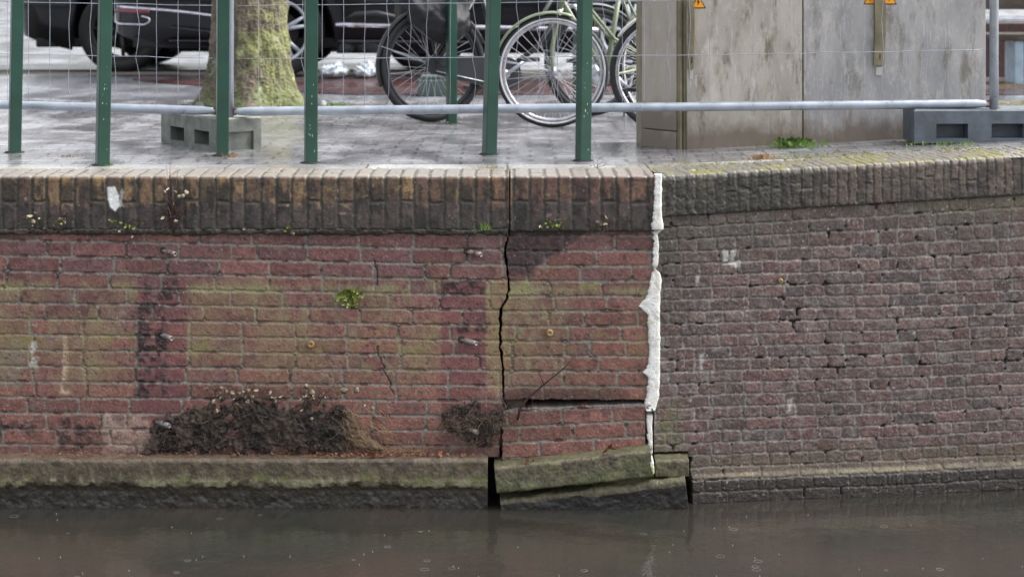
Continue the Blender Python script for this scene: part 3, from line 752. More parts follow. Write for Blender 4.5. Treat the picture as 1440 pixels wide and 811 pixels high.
# ---- white foam seal
fy = [244, 249, 300, 316, 323, 329, 345, 372, 378, 384, 396, 412, 425, 430, 438, 443, 480, 505, 517, 523, 530, 556, 570, 576, 580, 590, 610, 640, 652, 657]
fl = [921, 920, 918, 915, 914, 918.5, 918.5, 917.5, 918, 917, 914, 911, 903, 897, 905, 910, 912, 912.5, 909, 903, 910.5, 909, 906, 907, 909, 908, 910, 912, 914, 915]
frr = [930, 930, 930, 932.5, 932, 925, 926.5, 925.5, 922, 928, 931, 928.5, 928.5, 928, 928.5, 928, 928.5, 928.5, 928, 928, 928.5, 927, 924, 922, 918, 917, 917, 917, 918, 917.5]
yy = np.arange(244.5, 657, 1.0); uu = np.linspace(-1, 1, 17)
Lx = np.interp(yy, fy, fl) + fbm(yy, yy * 0, 5, 3, 801) * 2.2; Rx = np.interp(yy, fy, frr) + fbm(yy, yy * 0 + 9, 7, 3, 802) * 1.0
u_, y_ = np.meshgrid(uu, yy); x_ = (Lx + Rx)[:, None] / 2 + u_ * (Rx - Lx)[:, None] / 2
P = wpos(x_, y_, -.002); P[:, :, 1] -= np.where(y_ < 322, .024, 0) + np.where(y_ > 640, .10, np.where(y_ > 575, .014, 0))
bul = np.sqrt(np.clip(1 - u_ ** 4, 0, 1)) * .008 + fbm(x_, y_, 14, 3, 803) * .004 + fbm(x_, y_, 3, 2, 804) * .0006
Cf = np.ones(x_.shape + (3,)) * lin(236, 236, 238) * (1 + .05 * fbm(x_, y_, 8, 3, 805))[..., None]
Cf = mix(Cf, lin(205, 198, 178), ss(.1, .45, fbm(x_, y_, 14, 3, 811)) * .5); Cf = mix(Cf, lin(150, 140, 128), ss(.8, 1, np.abs(u_)) * ss(-.1, .3, fbm(x_, y_, 5, 3, 812)) * .45)
Cf = mix(Cf, lin(172, 168, 158), blob(x_, y_, 900, 940, 316, 326, 3, 4, 6) * .3 + blob(x_, y_, 900, 940, 374, 381, 1.5, 3, 7) * .8 + blob(x_, y_, 900, 940, 568, 640, 5, 8, 8) * .25)
Cf = mix(Cf, lin(60, 52, 50), blob(x_, y_, 900, 940, 575, 582, 1, 3, 9) * .9 + ((fbm(x_, y_, 6, 3, 807) > .26) & (y_ > 565) & (y_ < 640)) * .8)
Cf = mix(Cf, lin(196, 204, 110), ss(642, 650, y_) * .8)
foam = surf('foam_seal', P, nfront(x_.shape), bul, Cf, np.full(x_.shape, .6), M['wall'], None, .035)
tag(foam, 'ragged white foam strip sealing the vertical joint between red and old brick walls', 'foam seal')

# ---- pipe stubs and plugs set into the masonry
def stub(px, py, ln, mk, parent, dz=0.0, tilt=3):
    p = at(px, py, .01); d = Vector((ln / S, -.045, -tilt / S)); d2 = d.normalized()
    mb = MB(); q = p + d; r_ = .0105
    u = d2.orthogonal().normalized(); Mx = Matrix.Translation(p) @ d2.to_track_quat('Z', 'Y').to_matrix().to_4x4(); L_ = d.length
    mb.lathe([(0.0, L_ * .9), (r_ * .62, L_ * .9), (r_ * .66, L_), (r_, L_), (r_ * 1.05, L_ * .8), (r_ * .97, L_ * .5), (r_ * 1.03, L_ * .2), (r_, -.02), (0, -.02)], Mx, 14, False)
    o = mb.build('pipe_stub', M[mk], None); setp(o, parent)
    mb = MB(); mb.lathe([(r_ * 1.0, -.004), (r_ * 1.35, .002), (r_ * 1.2, .005), (r_ * .9, .006)], Matrix.Translation(at(px + 1, py, -.002)) @ Matrix.Rotation(R(90), 4, 'X'), 14, False)
    c = mb.build('collar', M['droot'], None); c.parent = o; c.matrix_parent_inverse = o.matrix_parent_inverse @ Matrix() if False else parent.matrix_world.inverted() if False else Matrix.LocRotScale(parent.location, parent.rotation_euler, None).inverted() @ Matrix.Identity(4)
    c.matrix_parent_inverse = Matrix.Identity(4)
    return o
for a in [(229, 352, 20, 'pipe'), (656, 353, 21, 'pipe'), (226, 470, 18, 'pipeg'), (648, 477, 22, 'pipeg'), (219, 592, 22, 'pipeg'), (650, 601, 22, 'pipe')]:
    stub(*a, wallA)
for (px, py, pr_) in [(437, 484, wallA), (773, 468, wallB)]:
    mb = MB(); Mx = Matrix.Translation(at(px, py, -.009)) @ Matrix.Rotation(R(90), 4, 'X')
    mb.lathe([(0, .004), (.004, .004), (.006, .008), (.0145, .007), (.016, .0), (.016, -.006), (0, -.006)], Mx, 20, False)
    setp(mb.build('wall_plug', M['plug']), pr_)
mb = MB(); mb.lathe([(0, .004), (.003, .004), (.004, .008), (.009, .006), (.010, 0), (.010, -.02), (0, -.02)], Matrix.Translation(at(1098, 395, .045)) @ Matrix.Rotation(R(90), 4, 'X'), 16, False)
setp(mb.build('wall_plug', M['plug']), wallD)

# ---------------------------------------------------------------- soil clumps with roots on the ledge
def curl(p, d, ln, seg=6, jit=.6, r=.0008, mb=None, grav=-.0, n=4):
    pts = [Vector(p)]; d = Vector(d).normalized()
    for i in range(seg):
        d = (d + Vector((random.gauss(0, jit), random.gauss(0, jit * .5), random.gauss(0, jit) + grav))).normalized()
        pts.append(pts[-1] + d * ln / seg)
    mb.tube(pts, [r * (1 - .6 * i / seg) for i in range(seg + 1)], n, False)
    return pts
def clump(name, pts, label, hmax, fibres, seed, leafs=True, straw=None):
    xs = [p[0] for p in pts]; ys = [p[1] for p in pts]
    x, y = np.meshgrid(np.arange(min(xs) - 8, max(xs) + 8, 1.5), np.arange(min(ys) - 8, max(ys) + 4, 1.5))
    mk = poly(x, y, pts, 7, 18, seed, 17)
    mk = mk * (1 - .7 * ss(.02, .35, fbm(x, y, 9, 4, seed + 20)) * ss(.35, -.05, fbm(x, y, 40, 2, seed + 21) + (y - min(ys)) / (max(ys) - min(ys)) * .9 - .35))
    n2 = fbm(x, y, 12, 4, seed + 1); n3 = fbm(x, y, 4, 3, seed + 2)
    H = mk ** .7 * (hmax * (.55 + .45 * ss(min(ys), max(ys), y)) * (1 + .6 * n2) + .012 * n3) - .018 * (1 - mk) ** .5
    C = np.ones(x.shape + (3,)) * lin(56, 47, 43) * (1 + .8 * n2 + 1.0 * n3)[..., None]
    C = mix(C, lin(98, 80, 66), ss(-.05, .4, fbm(x, y, 26, 4, seed + 3)) * .6); C = mix(C, lin(30, 26, 27), ss(.05, .4, fbm(x, y, 14, 4, seed + 6)) * .6)
    if straw: C = mix(C, lin(130, 104, 78), blob(x, y, *straw, 8, 12, seed + 4) * .7)
    root = empty(name, at(sum(xs) / len(xs), max(ys), -.02)); tag(root, label, 'root clump')
    o = surf('soil', wpos(x, y, .006), nfront(x.shape), H, C, np.full(x.shape, .9), M['wall'], None, .02); setp(o, root)
    sel = np.argwhere(mk > .45); mb = MB(); mb2 = MB()
    for k in range(fibres):
        j, i = sel[random.randrange(len(sel))]
        px, py = x[j, i], y[j, i]; p = at(px, py, 0); p.y = .006 - H[j, i] - .002
        tgt = mb if random.random() < .45 else mb2
        curl(p, (random.gauss(0, 1), random.uniform(-.35, .05), random.gauss(0, .7)), random.uniform(.02, .11), 7, .4, random.uniform(.0004, .0014), tgt)
    setp(mb2.build('roots', M['root']), root); setp(mb.build('dark_roots', M['droot']), root)
    return root
P1 = [(206, 634), (212, 598), (238, 588), (262, 572), (290, 556), (330, 552), (372, 558), (405, 568), (430, 556), (468, 553), (488, 566), (506, 592), (528, 616), (548, 636)]
c1 = clump('root_clump', P1, 'large mound of black soil and matted roots on the ledge, pipe stub at left', .032, 520, 900, straw=(490, 545, 560, 634))
P2 = [(616, 580), (630, 565), (665, 562), (700, 572), (728, 570), (732, 582), (700, 600), (684, 625), (655, 626), (630, 612), (618, 600)]
c2 = clump('root_clump', P2, 'smaller tangle of dark roots beside the crack bottom, rusty pipe stub in it', .026, 420, 930)
mb = MB()
for k in range(90):     # straw-like roots fraying right of the mound
    p = at(random.uniform(478, 545), random.uniform(570, 630), -random.uniform(.01, .04)); curl(p, (1, -.1, -.9), random.uniform(.04, .12), 7, .22, .0008, mb)
for k in range(60): curl(at(random.uniform(540, 600), 634, -.03), (random.choice((1, -1)), -.1, random.uniform(0, .5)), random.uniform(.03, .07), 6, .3, .0007, mb)
setp(mb.build('straw_roots', M['straw']), c1)
mb = MB()
for k in range(30):
    a = random.uniform(0, 6.28); rr_ = random.uniform(.03, .085); c = at(random.gauss(664, 14), random.gauss(600, 8), -.03); e_ = random.uniform(.5, 1.1); w1 = random.uniform(.2, .45)
    pts = [c + Vector((math.cos(a + t * w1) * rr_ * e_, -.01 * math.sin(t), math.sin(a + t * w1) * rr_ * .6)) + Vector((random.gauss(0, .003), 0, random.gauss(0, .003))) for t in range(8)]
    mb.tube(pts, .0007, 4, False)
for k in range(26): curl(at(random.uniform(612, 660), random.uniform(610, 634), -.03), (random.gauss(0, 1), -.2, random.gauss(0, .5)), random.uniform(.04, .09), 6, .25, .0008, mb)
for k in range(34): curl(at(random.uniform(690, 740), random.uniform(575, 600), -.03), (random.uniform(-.4, .8), -.1, -1), random.uniform(.04, .14), 7, .22, .0007, mb)
setp(mb.build('straw_roots', M['root']), c2)

# ---------------------------------------------------------------- small plants
def leaf(mb, p, d, w, l, up=Vector((0, -1, 0)), curlz=.3, lobes=0):
    d = Vector(d).normalized(); s = d.cross(Vector(up)).normalized(); nn = s.cross(d)
    if lobes:
        prof = []
        for i in range(lobes * 2 + 1):
            a = -2.6 + 5.2 * i / (lobes * 2); r_ = 1.0 if i % 2 else .42
            prof.append((math.cos(a) * r_ * l * .6 + l * .4, math.sin(a) * r_ * w))
        vs = [p] + [p + d * a + s * b_ + nn * (curlz * (b_ * b_ + a * a) / max(w, l) * random.uniform(.4, 1.6)) for (a, b_) in prof]
        mb.add(vs, [(0, i, i + 1) for i in range(1, len(vs) - 1)]); return
    rows_ = [(0, .1), (.25, .8), (.55, 1), (.8, .65), (1, .05)]
    vs = []
    for (t, ww) in rows_:
        for k in (-1, 0, 1): vs.append(p + d * l * t + s * w * .5 * ww * k + nn * (curlz * l * (t * t * .6) + abs(k) * w * .12))
    fs = [(i * 3 + k, i * 3 + k + 1, i * 3 + k + 4, i * 3 + k + 3) for i in range(4) for k in (0, 1)]
    mb.add(vs, fs, True)
def round_leaf(mb, p, r_, nrm):
    nrm = Vector(nrm).normalized(); a = nrm.orthogonal().normalized(); b_ = nrm.cross(a); n = 9
    ring = [p + (a * math.cos(6.283 * k / n) + b_ * math.sin(6.283 * k / n)) * r_ * random.uniform(.75, 1.15) + nrm * random.uniform(-.25, .35) * r_ for k in range(n)]
    mb.add([p + nrm * r_ * .2] + ring + [p - nrm * r_ * .25], [(0, 1 + k, 1 + (k + 1) % n) for k in range(n)] + [(n + 1, 1 + (k + 1) % n, 1 + k) for k in range(n)], True)
def withered(px, py, w, label, nst, h, leaves, tall=None, gl=0):
    root = empty('withered_plant', at(px, py, -.03)); tag(root, label, 'plant')
    st = MB(); lv = MB(); gv = MB(); c = at(px, py, -.03)
    for k in range(nst):
        p = c + Vector((random.uniform(-w, w) / S / 2, 0, random.uniform(-.01, .02)))
        curl(p, (random.gauss(0, .8), -.35, random.gauss(.3, .8)), random.uniform(.3, 1) * h / S, 6, .35, .0011, st, -.03, 5)
    for (x, y, r_) in leaves: 
        p = at(x, y, -.05 - random.uniform(0, .02))
        if r_ > 3.4: round_leaf(lv, p, r_ * .85 / S, (random.gauss(0, .4), -1, random.gauss(.2, .4)))
        else: leaf(lv, p, (random.gauss(0, 1), -.3, random.gauss(-.2, .7)), r_ * 1.3 / S, r_ * 2.6 / S, (random.gauss(0, .5), -1, .3), 1.2)
        curl(p, (random.gauss(0, .3), .2, -1), .04, 4, .25, .0008, st)
    for (x0, y0, x1, y1, r_) in (tall or []):
        a, b_ = at(x0, y0, -.035), at(x1, y1, -.06); m_ = (a + b_) / 2 + Vector((random.gauss(0, .004), 0, random.gauss(0, .004)))
        st.tube([a, m_, b_], [r_, r_ * .8, r_ * .5], 6)
    for k in range(gl):
        leaf(gv, c + Vector((random.uniform(-w, w) / S / 2, -.01, random.uniform(-.015, .02))), (random.gauss(0, 1), -.5, random.gauss(.3, .6)), .010, .016)
    setp(st.build('stems', M['twig']), root)
    if leaves: setp(lv.build('leaves', M['dleaf']), root)
    if gl: setp(gv.build('green_leaves', M['gleaf']), root)
    return root
rl = lambda cx, cy, sx, sy, n, r0=2, r1=4: [(random.gauss(cx, sx), random.gauss(cy, sy), random.uniform(r0, r1)) for _ in range(n)]
withered(240, 305, 26, 'withered brown plant with twigs hanging on the coping right of the white paint spot', 34, 60,
         [(246, 270, 3.5), (262, 271, 5), (231, 270, 4), (252, 277, 4), (238, 263, 2.5), (244, 288, 3), (232, 304, 3), (247, 311, 4), (257, 276, 4)], [(236, 310, 240, 218, .0016), (244, 300, 234, 232, .0012), (242, 320, 250, 240, .0014), (240, 322, 243, 262, .0034), (244, 326, 236, 290, .003), (246, 300, 258, 262, .0014), (240, 296, 228, 266, .0014), (238, 318, 209, 330, .001)])
D.objects[-1] if False else None
withered(42, 312, 36, 'small tangle of dry weed at the foot of the coping near the left edge', 12, 30, rl(50, 312, 10, 6, 7), None, 4)
withered(84, 312, 20, 'dry brown weed sprig under the coping, second from the left edge', 12, 32, rl(86, 313, 6, 5, 5), None, 3)
withered(178, 316, 44, 'sparse green and brown weeds just below the white paint spot', 12, 26, rl(182, 322, 10, 5, 4, 1.5, 3), [(184, 322, 186, 352, .0008)], 14)
withered(408, 326, 20, 'tiny dry weed with one pale curled leaf under the middle of the left coping', 6, 18, [(411, 328, 4.5), (346, 322, 2)], None, 3)
withered(846, 318, 24, 'brown weed with reddish roots under the coping just left of the foam', 14, 34, rl(846, 314, 6, 5, 6), [(852, 322, 826, 338, .0009)], 3)
withered(780, 314, 44, 'small green leaves sprouting under the coping above the dirty triangle', 7, 16, [(782, 310, 3), (760, 316, 2)], None, 16)
withered(331, 552, 120, 'row of withered round grey leaves along the left top of the soil mound', 46, 30,
         [(292, 547, 4), (311, 545, 3.6), (318, 550, 4), (326, 553, 5.5), (336, 553, 4), (349, 549, 4.5), (364, 548, 3), (379, 552, 4.5), (355, 558, 4), (348, 565, 5), (305, 578, 4), (384, 558, 3), (300, 565, 4)] + rl(345, 557, 34, 5, 14, 1.2, 2.6),
         [(302, 575, 303, 528, .0013), (355, 556, 357, 524, .0012), (296, 600, 293, 562, .002), (296, 560, 345, 546, .0013), (292, 615, 296, 570, .002), (335, 604, 285, 634, .0016), (343, 600, 347, 618, .001)], 3)
withered(448, 552, 70, 'withered stalks and pale round leaves on the right top of the soil mound', 34, 34,
         [(430, 543, 4.5), (438, 552, 7), (484, 549, 6), (501, 548, 5.5), (438, 589, 3.5), (512, 570, 3.5), (524, 573, 4)] + rl(450, 562, 26, 7, 9, 1.2, 2.4),
         [(447, 568, 469, 541, .0024), (424, 562, 424, 530, .001), (467, 560, 468, 545, .001), (495, 575, 500, 552, .0009)])
# bare twig growing from the gap
tw = MB(); pts = [at(*p) for p in [(728, 590, -.03), (731, 575, -.035), (742, 560, -.05), (765, 540, -.07), (790, 520, -.09), (817, 493, -.11)]]
tw.tube(pts, [.0052, .005, .0044, .0038, .003, .0018], 7)
tw.tube([at(755, 549, -.06), at(748, 560, -.06), at(750, 572, -.06)], .001, 5); tw.tube([at(765, 540, -.07), at(758, 524, -.08), at(757, 514, -.085)], [.002, .0014, .0008], 5); tw.tube([at(790, 520, -.09), at(804, 517, -.1)], .0012, 5)
tw.tube([at(802, 509, -.1), at(806, 500, -.1), at(807, 495, -.11)], .0008, 5); tw.tube([at(775, 532, -.08), at(778, 522, -.08)], .0008, 5)
tag(tw.build('bare_twig', M['twig']), 'bare brown twig leaning up right from the horizontal gap', 'twig')
# fern growing from a joint
fern = empty('wall_fern', at(493, 418, -.01)); tag(fern, 'small yellow green leafy plant growing out of the middle of the red wall', 'plant')
lv = MB(); st = MB()
for k in range(26):
    a = random.uniform(-.3, 3.5); c = at(494, 408, -.012)
    d = Vector((math.cos(a) * 1.1, -random.uniform(.3, .9), -abs(math.sin(a)) * .9 + .15)).normalized(); ln = random.uniform(.03, .07)
    pts = [c + d * ln * t + Vector((0, 0, -.02 * t * t)) for t in (0, .33, .66, 1)]
    st.tube(pts, .0007, 4, False)
    for t in (.3, .45, .6, .75, .9, 1):
        p = c + d * ln * t + Vector((0, 0, -.02 * t * t))
        for s_ in (-1, 1): leaf(lv, p, Vector((random.gauss(0, .6) + s_ * .6, -.3, random.gauss(0, .6))), .009, .011)
setp(st.build('stems', M['twig']), fern); setp(lv.build('leaves', M['gleaf']), fern)
# dead leaves lying on the ledges, each its own thing
def dead_leaf(px, py, Y, sz, label, lobes=4, d=None, flat=.6):
    mb = MB(); d = d or (random.gauss(0, 1), -.4, .3)
    leaf(mb, Vector((0, 0, 0)), d, sz / S * .8, sz / S * 1.2, (random.gauss(0, .3), -flat, 1 - flat), 1.0, lobes)
    o = mb.build('dead_leaf', M['oleaf']); o.location = at(px, py, Y) + Vector((0, 0, .002))
    sm = o.modifiers.new('thickness', 'SOLIDIFY'); sm.thickness = .0006
    return tag(o, label, 'leaf', 'dead leaves lying on the ledges')
dead_leaf(858, 632, -.09, 11, 'largest orange dead leaf standing on the tilted block left of the foam tip', 5, (.2, -.2, 1), .9)
dead_leaf(852, 636, -.08, 8, 'orange dead leaf overlapping the largest one on the tilted block', 4, (-1, -.3, .5), .9)
dead_leaf(738, 650, -.08, 8, 'flat orange leaf at the left end of the tilted block', 4, (1, -.1, .1), .5)
dead_leaf(748, 650, -.07, 6, 'small curled leaf right beside the flat orange one on the tilted block', 3, (1, -.3, .2), .5)
for i, (x, y, s_, lab) in enumerate([(448, 641, 6, 'dead orange leaf on the ledge below the right part of the soil mound'), (487, 642, 8, 'broad dead leaf on the ledge just past the rusty drip'), (528, 641, 10, 'pointed orange leaf on the ledge at the right foot of the soil mound'),
                    (558, 641, 6, 'dead leaf on the ledge below the thin straw roots'), (600, 641, 7, 'dead leaf on the ledge left of the smaller root tangle'), (622, 640, 8, 'curled dead leaf on the ledge under the left of the root tangle'), (652, 641, 6, 'dead leaf on the ledge under the rusty pipe of the root tangle'), (295, 636, 6, 'dead leaf on the ledge below the pipe stub end of the mound')]):
    dead_leaf(x, y, -.05, s_, lab, 4)
# litter of leaf crumbs along the ledge
mb = MB()
for k in range(420):
    x = random.choice([random.uniform(-40, 680), random.gauss(520, 80)]); 
    if x > 680: continue
    p = at(x, 0, -random.uniform(.005, .07)); p.z = zt + .006 + random.uniform(0, .003); leaf(mb, p, (random.gauss(0, 1), random.gauss(0, .6), .15), random.uniform(1, 3.5) / S, random.uniform(2, 6) / S, (0, -.3, 1), .5)
tag(mb.build('leaf_litter', M['oleaf']), 'brown leaf crumbs scattered along the footing ledge', 'leaf litter', kind='stuff')
# grass tufts
def tuft(mb, c, w, h, n, spread=1.):
    for k in range(n):
        p = c + Vector((random.gauss(0, w / 2), random.gauss(0, w * .25), 0)); d = Vector((random.gauss(0, .5) * spread, random.gauss(0, .3), 1)).normalized(); l = h * random.uniform(.4, 1)
        s_ = Vector((.0016, 0, 0)); b_ = p + d * l + Vector((random.gauss(0, .25) * l, 0, -.1 * l)); m_ = p + d * l * .5
        mb.add([p - s_, p + s_, m_ + s_, b_, m_ - s_], [(0, 1, 2, 4), (4, 2, 3)])
def gp(px, py):  # ground point under pixel
    Y = .5
    for _ in range(30):
        x = (px - 720) * (8 + Y) / F; Y = (CAMZ - G(x, Y)) * F / (py + 60) - 8
    x = (px - 720) * (8 + Y) / F
    return Vector((x, Y, G(x, Y) - .004))
def tuft_thing(px, py, w, h, n, label, broad=0, mt='grass', cat='grass tuft'):
    mb = MB(); c = gp(px, py); tuft(mb, Vector((0, 0, 0)), w, h, n)
    for k in range(broad): leaf(mb, Vector((random.gauss(0, w * .3), random.gauss(0, .02), .01)), (random.gauss(0, .9), -.3, random.uniform(.2, 1.1)), .018, .045, (0, -1, .3), .4)
    o = mb.build('grass_tuft' if mt == 'grass' else 'straw_clump', M[mt]); o.location = c
    return tag(o, label, cat)
tuft_thing(1118, 206, .13, .05, 160, 'bright green leafy tuft at the foot of the grey cabinet', 46)
tuft_thing(1095, 207, .05, .02, 60, 'low strip of grass left of the leafy tuft by the cabinet')
tuft_thing(1072, 222, .045, .035, 160, 'round clump of orange dry straw on the quay edge', mt='straw', cat='straw')
tuft_thing(150, 232, .03, .018, 26, 'tiny green tuft at the foot of the second green post')
tuft_thing(327, 220, .03, .04, 24, 'dry straw tuft against the third green post', mt='straw', cat='straw')
tuft_thing(232 / 3 + 20, 219, .09, .012, 30, 'flattened patch of dry grass between the two left green posts', mt='straw', cat='straw')
tuft_thing(1335, 203, .22, .03, 90, 'thin yellow green grass along the foot of the right concrete block')
tuft_thing(683, 321, .01, .01, 2, 'x') if False else None
g = MB(); tuft(g, Vector((0, 0, 0)), .05, .045, 24); o = g.build('grass_tuft', M['grass']); o.location = at(683, 323, -.035); tag(o, 'small green tuft under the coping beside the crack', 'grass tuft')
tw = MB(); c = gp(838, 236)
for (dx, dz) in [(.05, .045), (.03, .06), (-.02, .05), (.06, .02)]: curl(c, (dx, 0, dz), .07, 5, .3, .0014, tw, n=5)
tag(tw.build('fallen_twig', M['twig']), 'short dark twig lying at the foot of the rightmost front green post', 'twig')
# moss and weeds in the joints near the edge
mb = MB()
def patch(px, py, w, n):
    for k in range(n):
        x = random.gauss(px, w); y = random.gauss(py, 2.2); 
        if y < 190 or y > 246: continue
        p = gp(x, y); 
        if p.y < .21: p.z += .004
        tuft(mb, p, .01, .008, 2, 2)
for a in [(960, 238, 40, 260), (1010, 231, 60, 300), (1130, 222, 50, 280), (1230, 216, 50, 240), (1370, 209, 50, 240), (700, 240, 14, 90), (690, 236, 10, 40), (850, 238, 30, 90), (370, 243, 30, 60), (80, 241, 40, 50), (560, 241, 60, 60)]: patch(*a)
tag(mb.build('joint_moss', M['moss']), 'yellow green moss in the paving joints along the quay edge', 'moss', kind='stuff')
# leaf and grit specks on the wet paving
mb = MB()
for k in range(420):
    p = gp(random.uniform(-20, 1300), random.uniform(165, 240)); leaf(mb, p + Vector((0, 0, .003)), (random.gauss(0, 1), random.gauss(0, 1), .1), random.uniform(.002, .008), random.uniform(.004, .016), (0, 0, 1), .3)
tag(mb.build('ground_litter', M['oleaf']), 'brown leaf scraps scattered over the wet paving', 'leaf litter', kind='stuff')

# ---------------------------------------------------------------- green posts
posts = [(20.5, 8 + .0, 1.02, 'green square steel post at the far left edge', 3), (144, 0, .467, 'second green square post from the left, in front of the fence rail', 3),
         (312.5, 0, .87, 'green post in front of the left concrete block and fence upright', 1), (437, 0, .56, 'green post just right of the mossy tree trunk', .5),
         (688, 0, .93, 'green post between the black bicycle and the sage bicycle wheel', 5), (820, 0, .65, 'green post over the right side of the sage bicycle wheel', 2),
         (635, 0, 3.75, 'green post behind the fence, before the black bicycle chaincase', 0), (813, 0, 4.9, 'green post farthest back, behind the sage bicycle wheel', 0)]
for (px, _, Y, lab, lean) in posts:
    x = (px - 720) * (8 + Y) / F; z = G(x, Y) - .004; w = .064; h = 1.05
    root = empty('steel_post', (x, Y, z)); tag(root, lab, 'post', 'green posts along the quay')
    root.rotation_euler = (0, R(lean * .35), R(random.uniform(20, 26) if px not in (437, 312.5) else 14))
    mb = MB(); mb.box((0, 0, h / 2 - .01), (w * .84, w * .84, h + .02), bev=.004); o = mb.build('shaft', M['green'], root)
    mb = MB(); mb.box((0, 0, h + .004), (w * .9, w * .9, .012), bev=.003); mb.build('cap', M['green'], root)
    mb = MB(); mb.lathe([(.0, .004), (.044, .0045), (.05, -.004), (0, -.004)], Matrix(), 12, False); mb.build('foot_collar', M['droot'], root)
    if px in (144, 437, 820):
        mb = MB()
        for k in range(9):
            zz = random.uniform(.05, .45); xx = random.uniform(-.012, .012); s_ = random.uniform(.001, .0025)
            mb.box((xx, -w * .42 - .0006, zz), (s_, .0014, s_ * random.uniform(1.5, 5)))
        mb.build('paint_chips', M['chip'], root)

# ---------------------------------------------------------------- mobile fence: two panels
def fence_panel(pa, pb, height, label, left_vis=True, nw=None, seed=1):
    """pa,pb: bottom rail end points (world)"""
    rg = random.Random(seed)
    root = empty('fence_panel', pa); tag(root, label, 'fence', 'mobile wire fence panels')
    v = pb - pa; L_ = v.length; ux = v.normalized(); up = Vector((0, 0, 1)); r_ = .0205; fy_ = Vector((ux.y, -ux.x, 0))
    o_ = Vector((0, 0, 0))
    for e, s_ in ((o_, 1), (v, -1)):
        mb = MB(); b_ = e - ux * s_ * .038; mb.tube([b_ - up * .085, b_ + up * height], r_, 16); up_ = mb.build('upright', M['galv'], root)
    mb = MB(); a = o_ - ux * .016; b_ = v + ux * .016
    pts = [a, a + ux * .03, a + ux * .07] + [a + (b_ - a) * t for t in np.linspace(.05, .95, 8)] + [b_ - ux * .07, b_ - ux * .03, b_]
    mb.tube(pts, [r_ * .62, r_ * .82, r_] + [r_ * 1.02] * 8 + [r_, r_ * .82, r_ * .62], 16); mb.build('bottom_rail', M['galv'], root)
    mb = MB(); mb.tube([a + up * (height - .03), b_ + up * (height - .03)], r_, 16); mb.build('top_rail', M['galv'], root)
    for e in (a + ux * .004, b_ - ux * .004):
        mb = MB(); mb.box(e, (.014, .02, .034), bev=.003); mb.build('rusty_weld', M['rust'], root)
    mb = MB(); n = int(L_ / .1)
    for i in range(1, n + 1):
        x = L_ * i / (n + .6); bend = rg.choice([0, 0, 0, .012, .02, -.012]); zs = np.linspace(0.01, height - .04, 26); pts = []
        for z in zs:
            ph = (z % .25) / .25; dz = bend * math.sin(ph * math.pi) + rg.gauss(0, .0012)
            pts.append(ux * (x + dz) + up * z + fy_ * .004)
        mb.tube(pts, .00125, 5)
    z = .245
    while z < height - .05:
        sag = rg.uniform(0, .012); pts = [ux * (L_ * t) + up * (z - sag * math.sin(t * 3.14) + rg.gauss(0, .0012)) - fy_ * .001 + up * 0 for t in np.linspace(0, 1, 34)]
        pts = [p + v * 0 for p in pts]; mb.tube(pts, .0016, 5); z += .245
    mb.build('wire_mesh', M['wire'], root)
    return root
pa = at(334, 157, 1.10); pb = at(1386, 146, .90)
f2 = fence_panel(pa, pb, 1.95, 'galvanised wire fence panel running from the tree to the right concrete block', seed=3)
pr = at(299, 156, 1.14); pl = at(-2, 147.5, 1.20); dv_ = (pl - pr).normalized(); pl = pr + dv_ * 3.4
f1 = fence_panel(pl, pr, 1.95, 'galvanised wire fence panel at the left, ending at the left concrete block', seed=8)
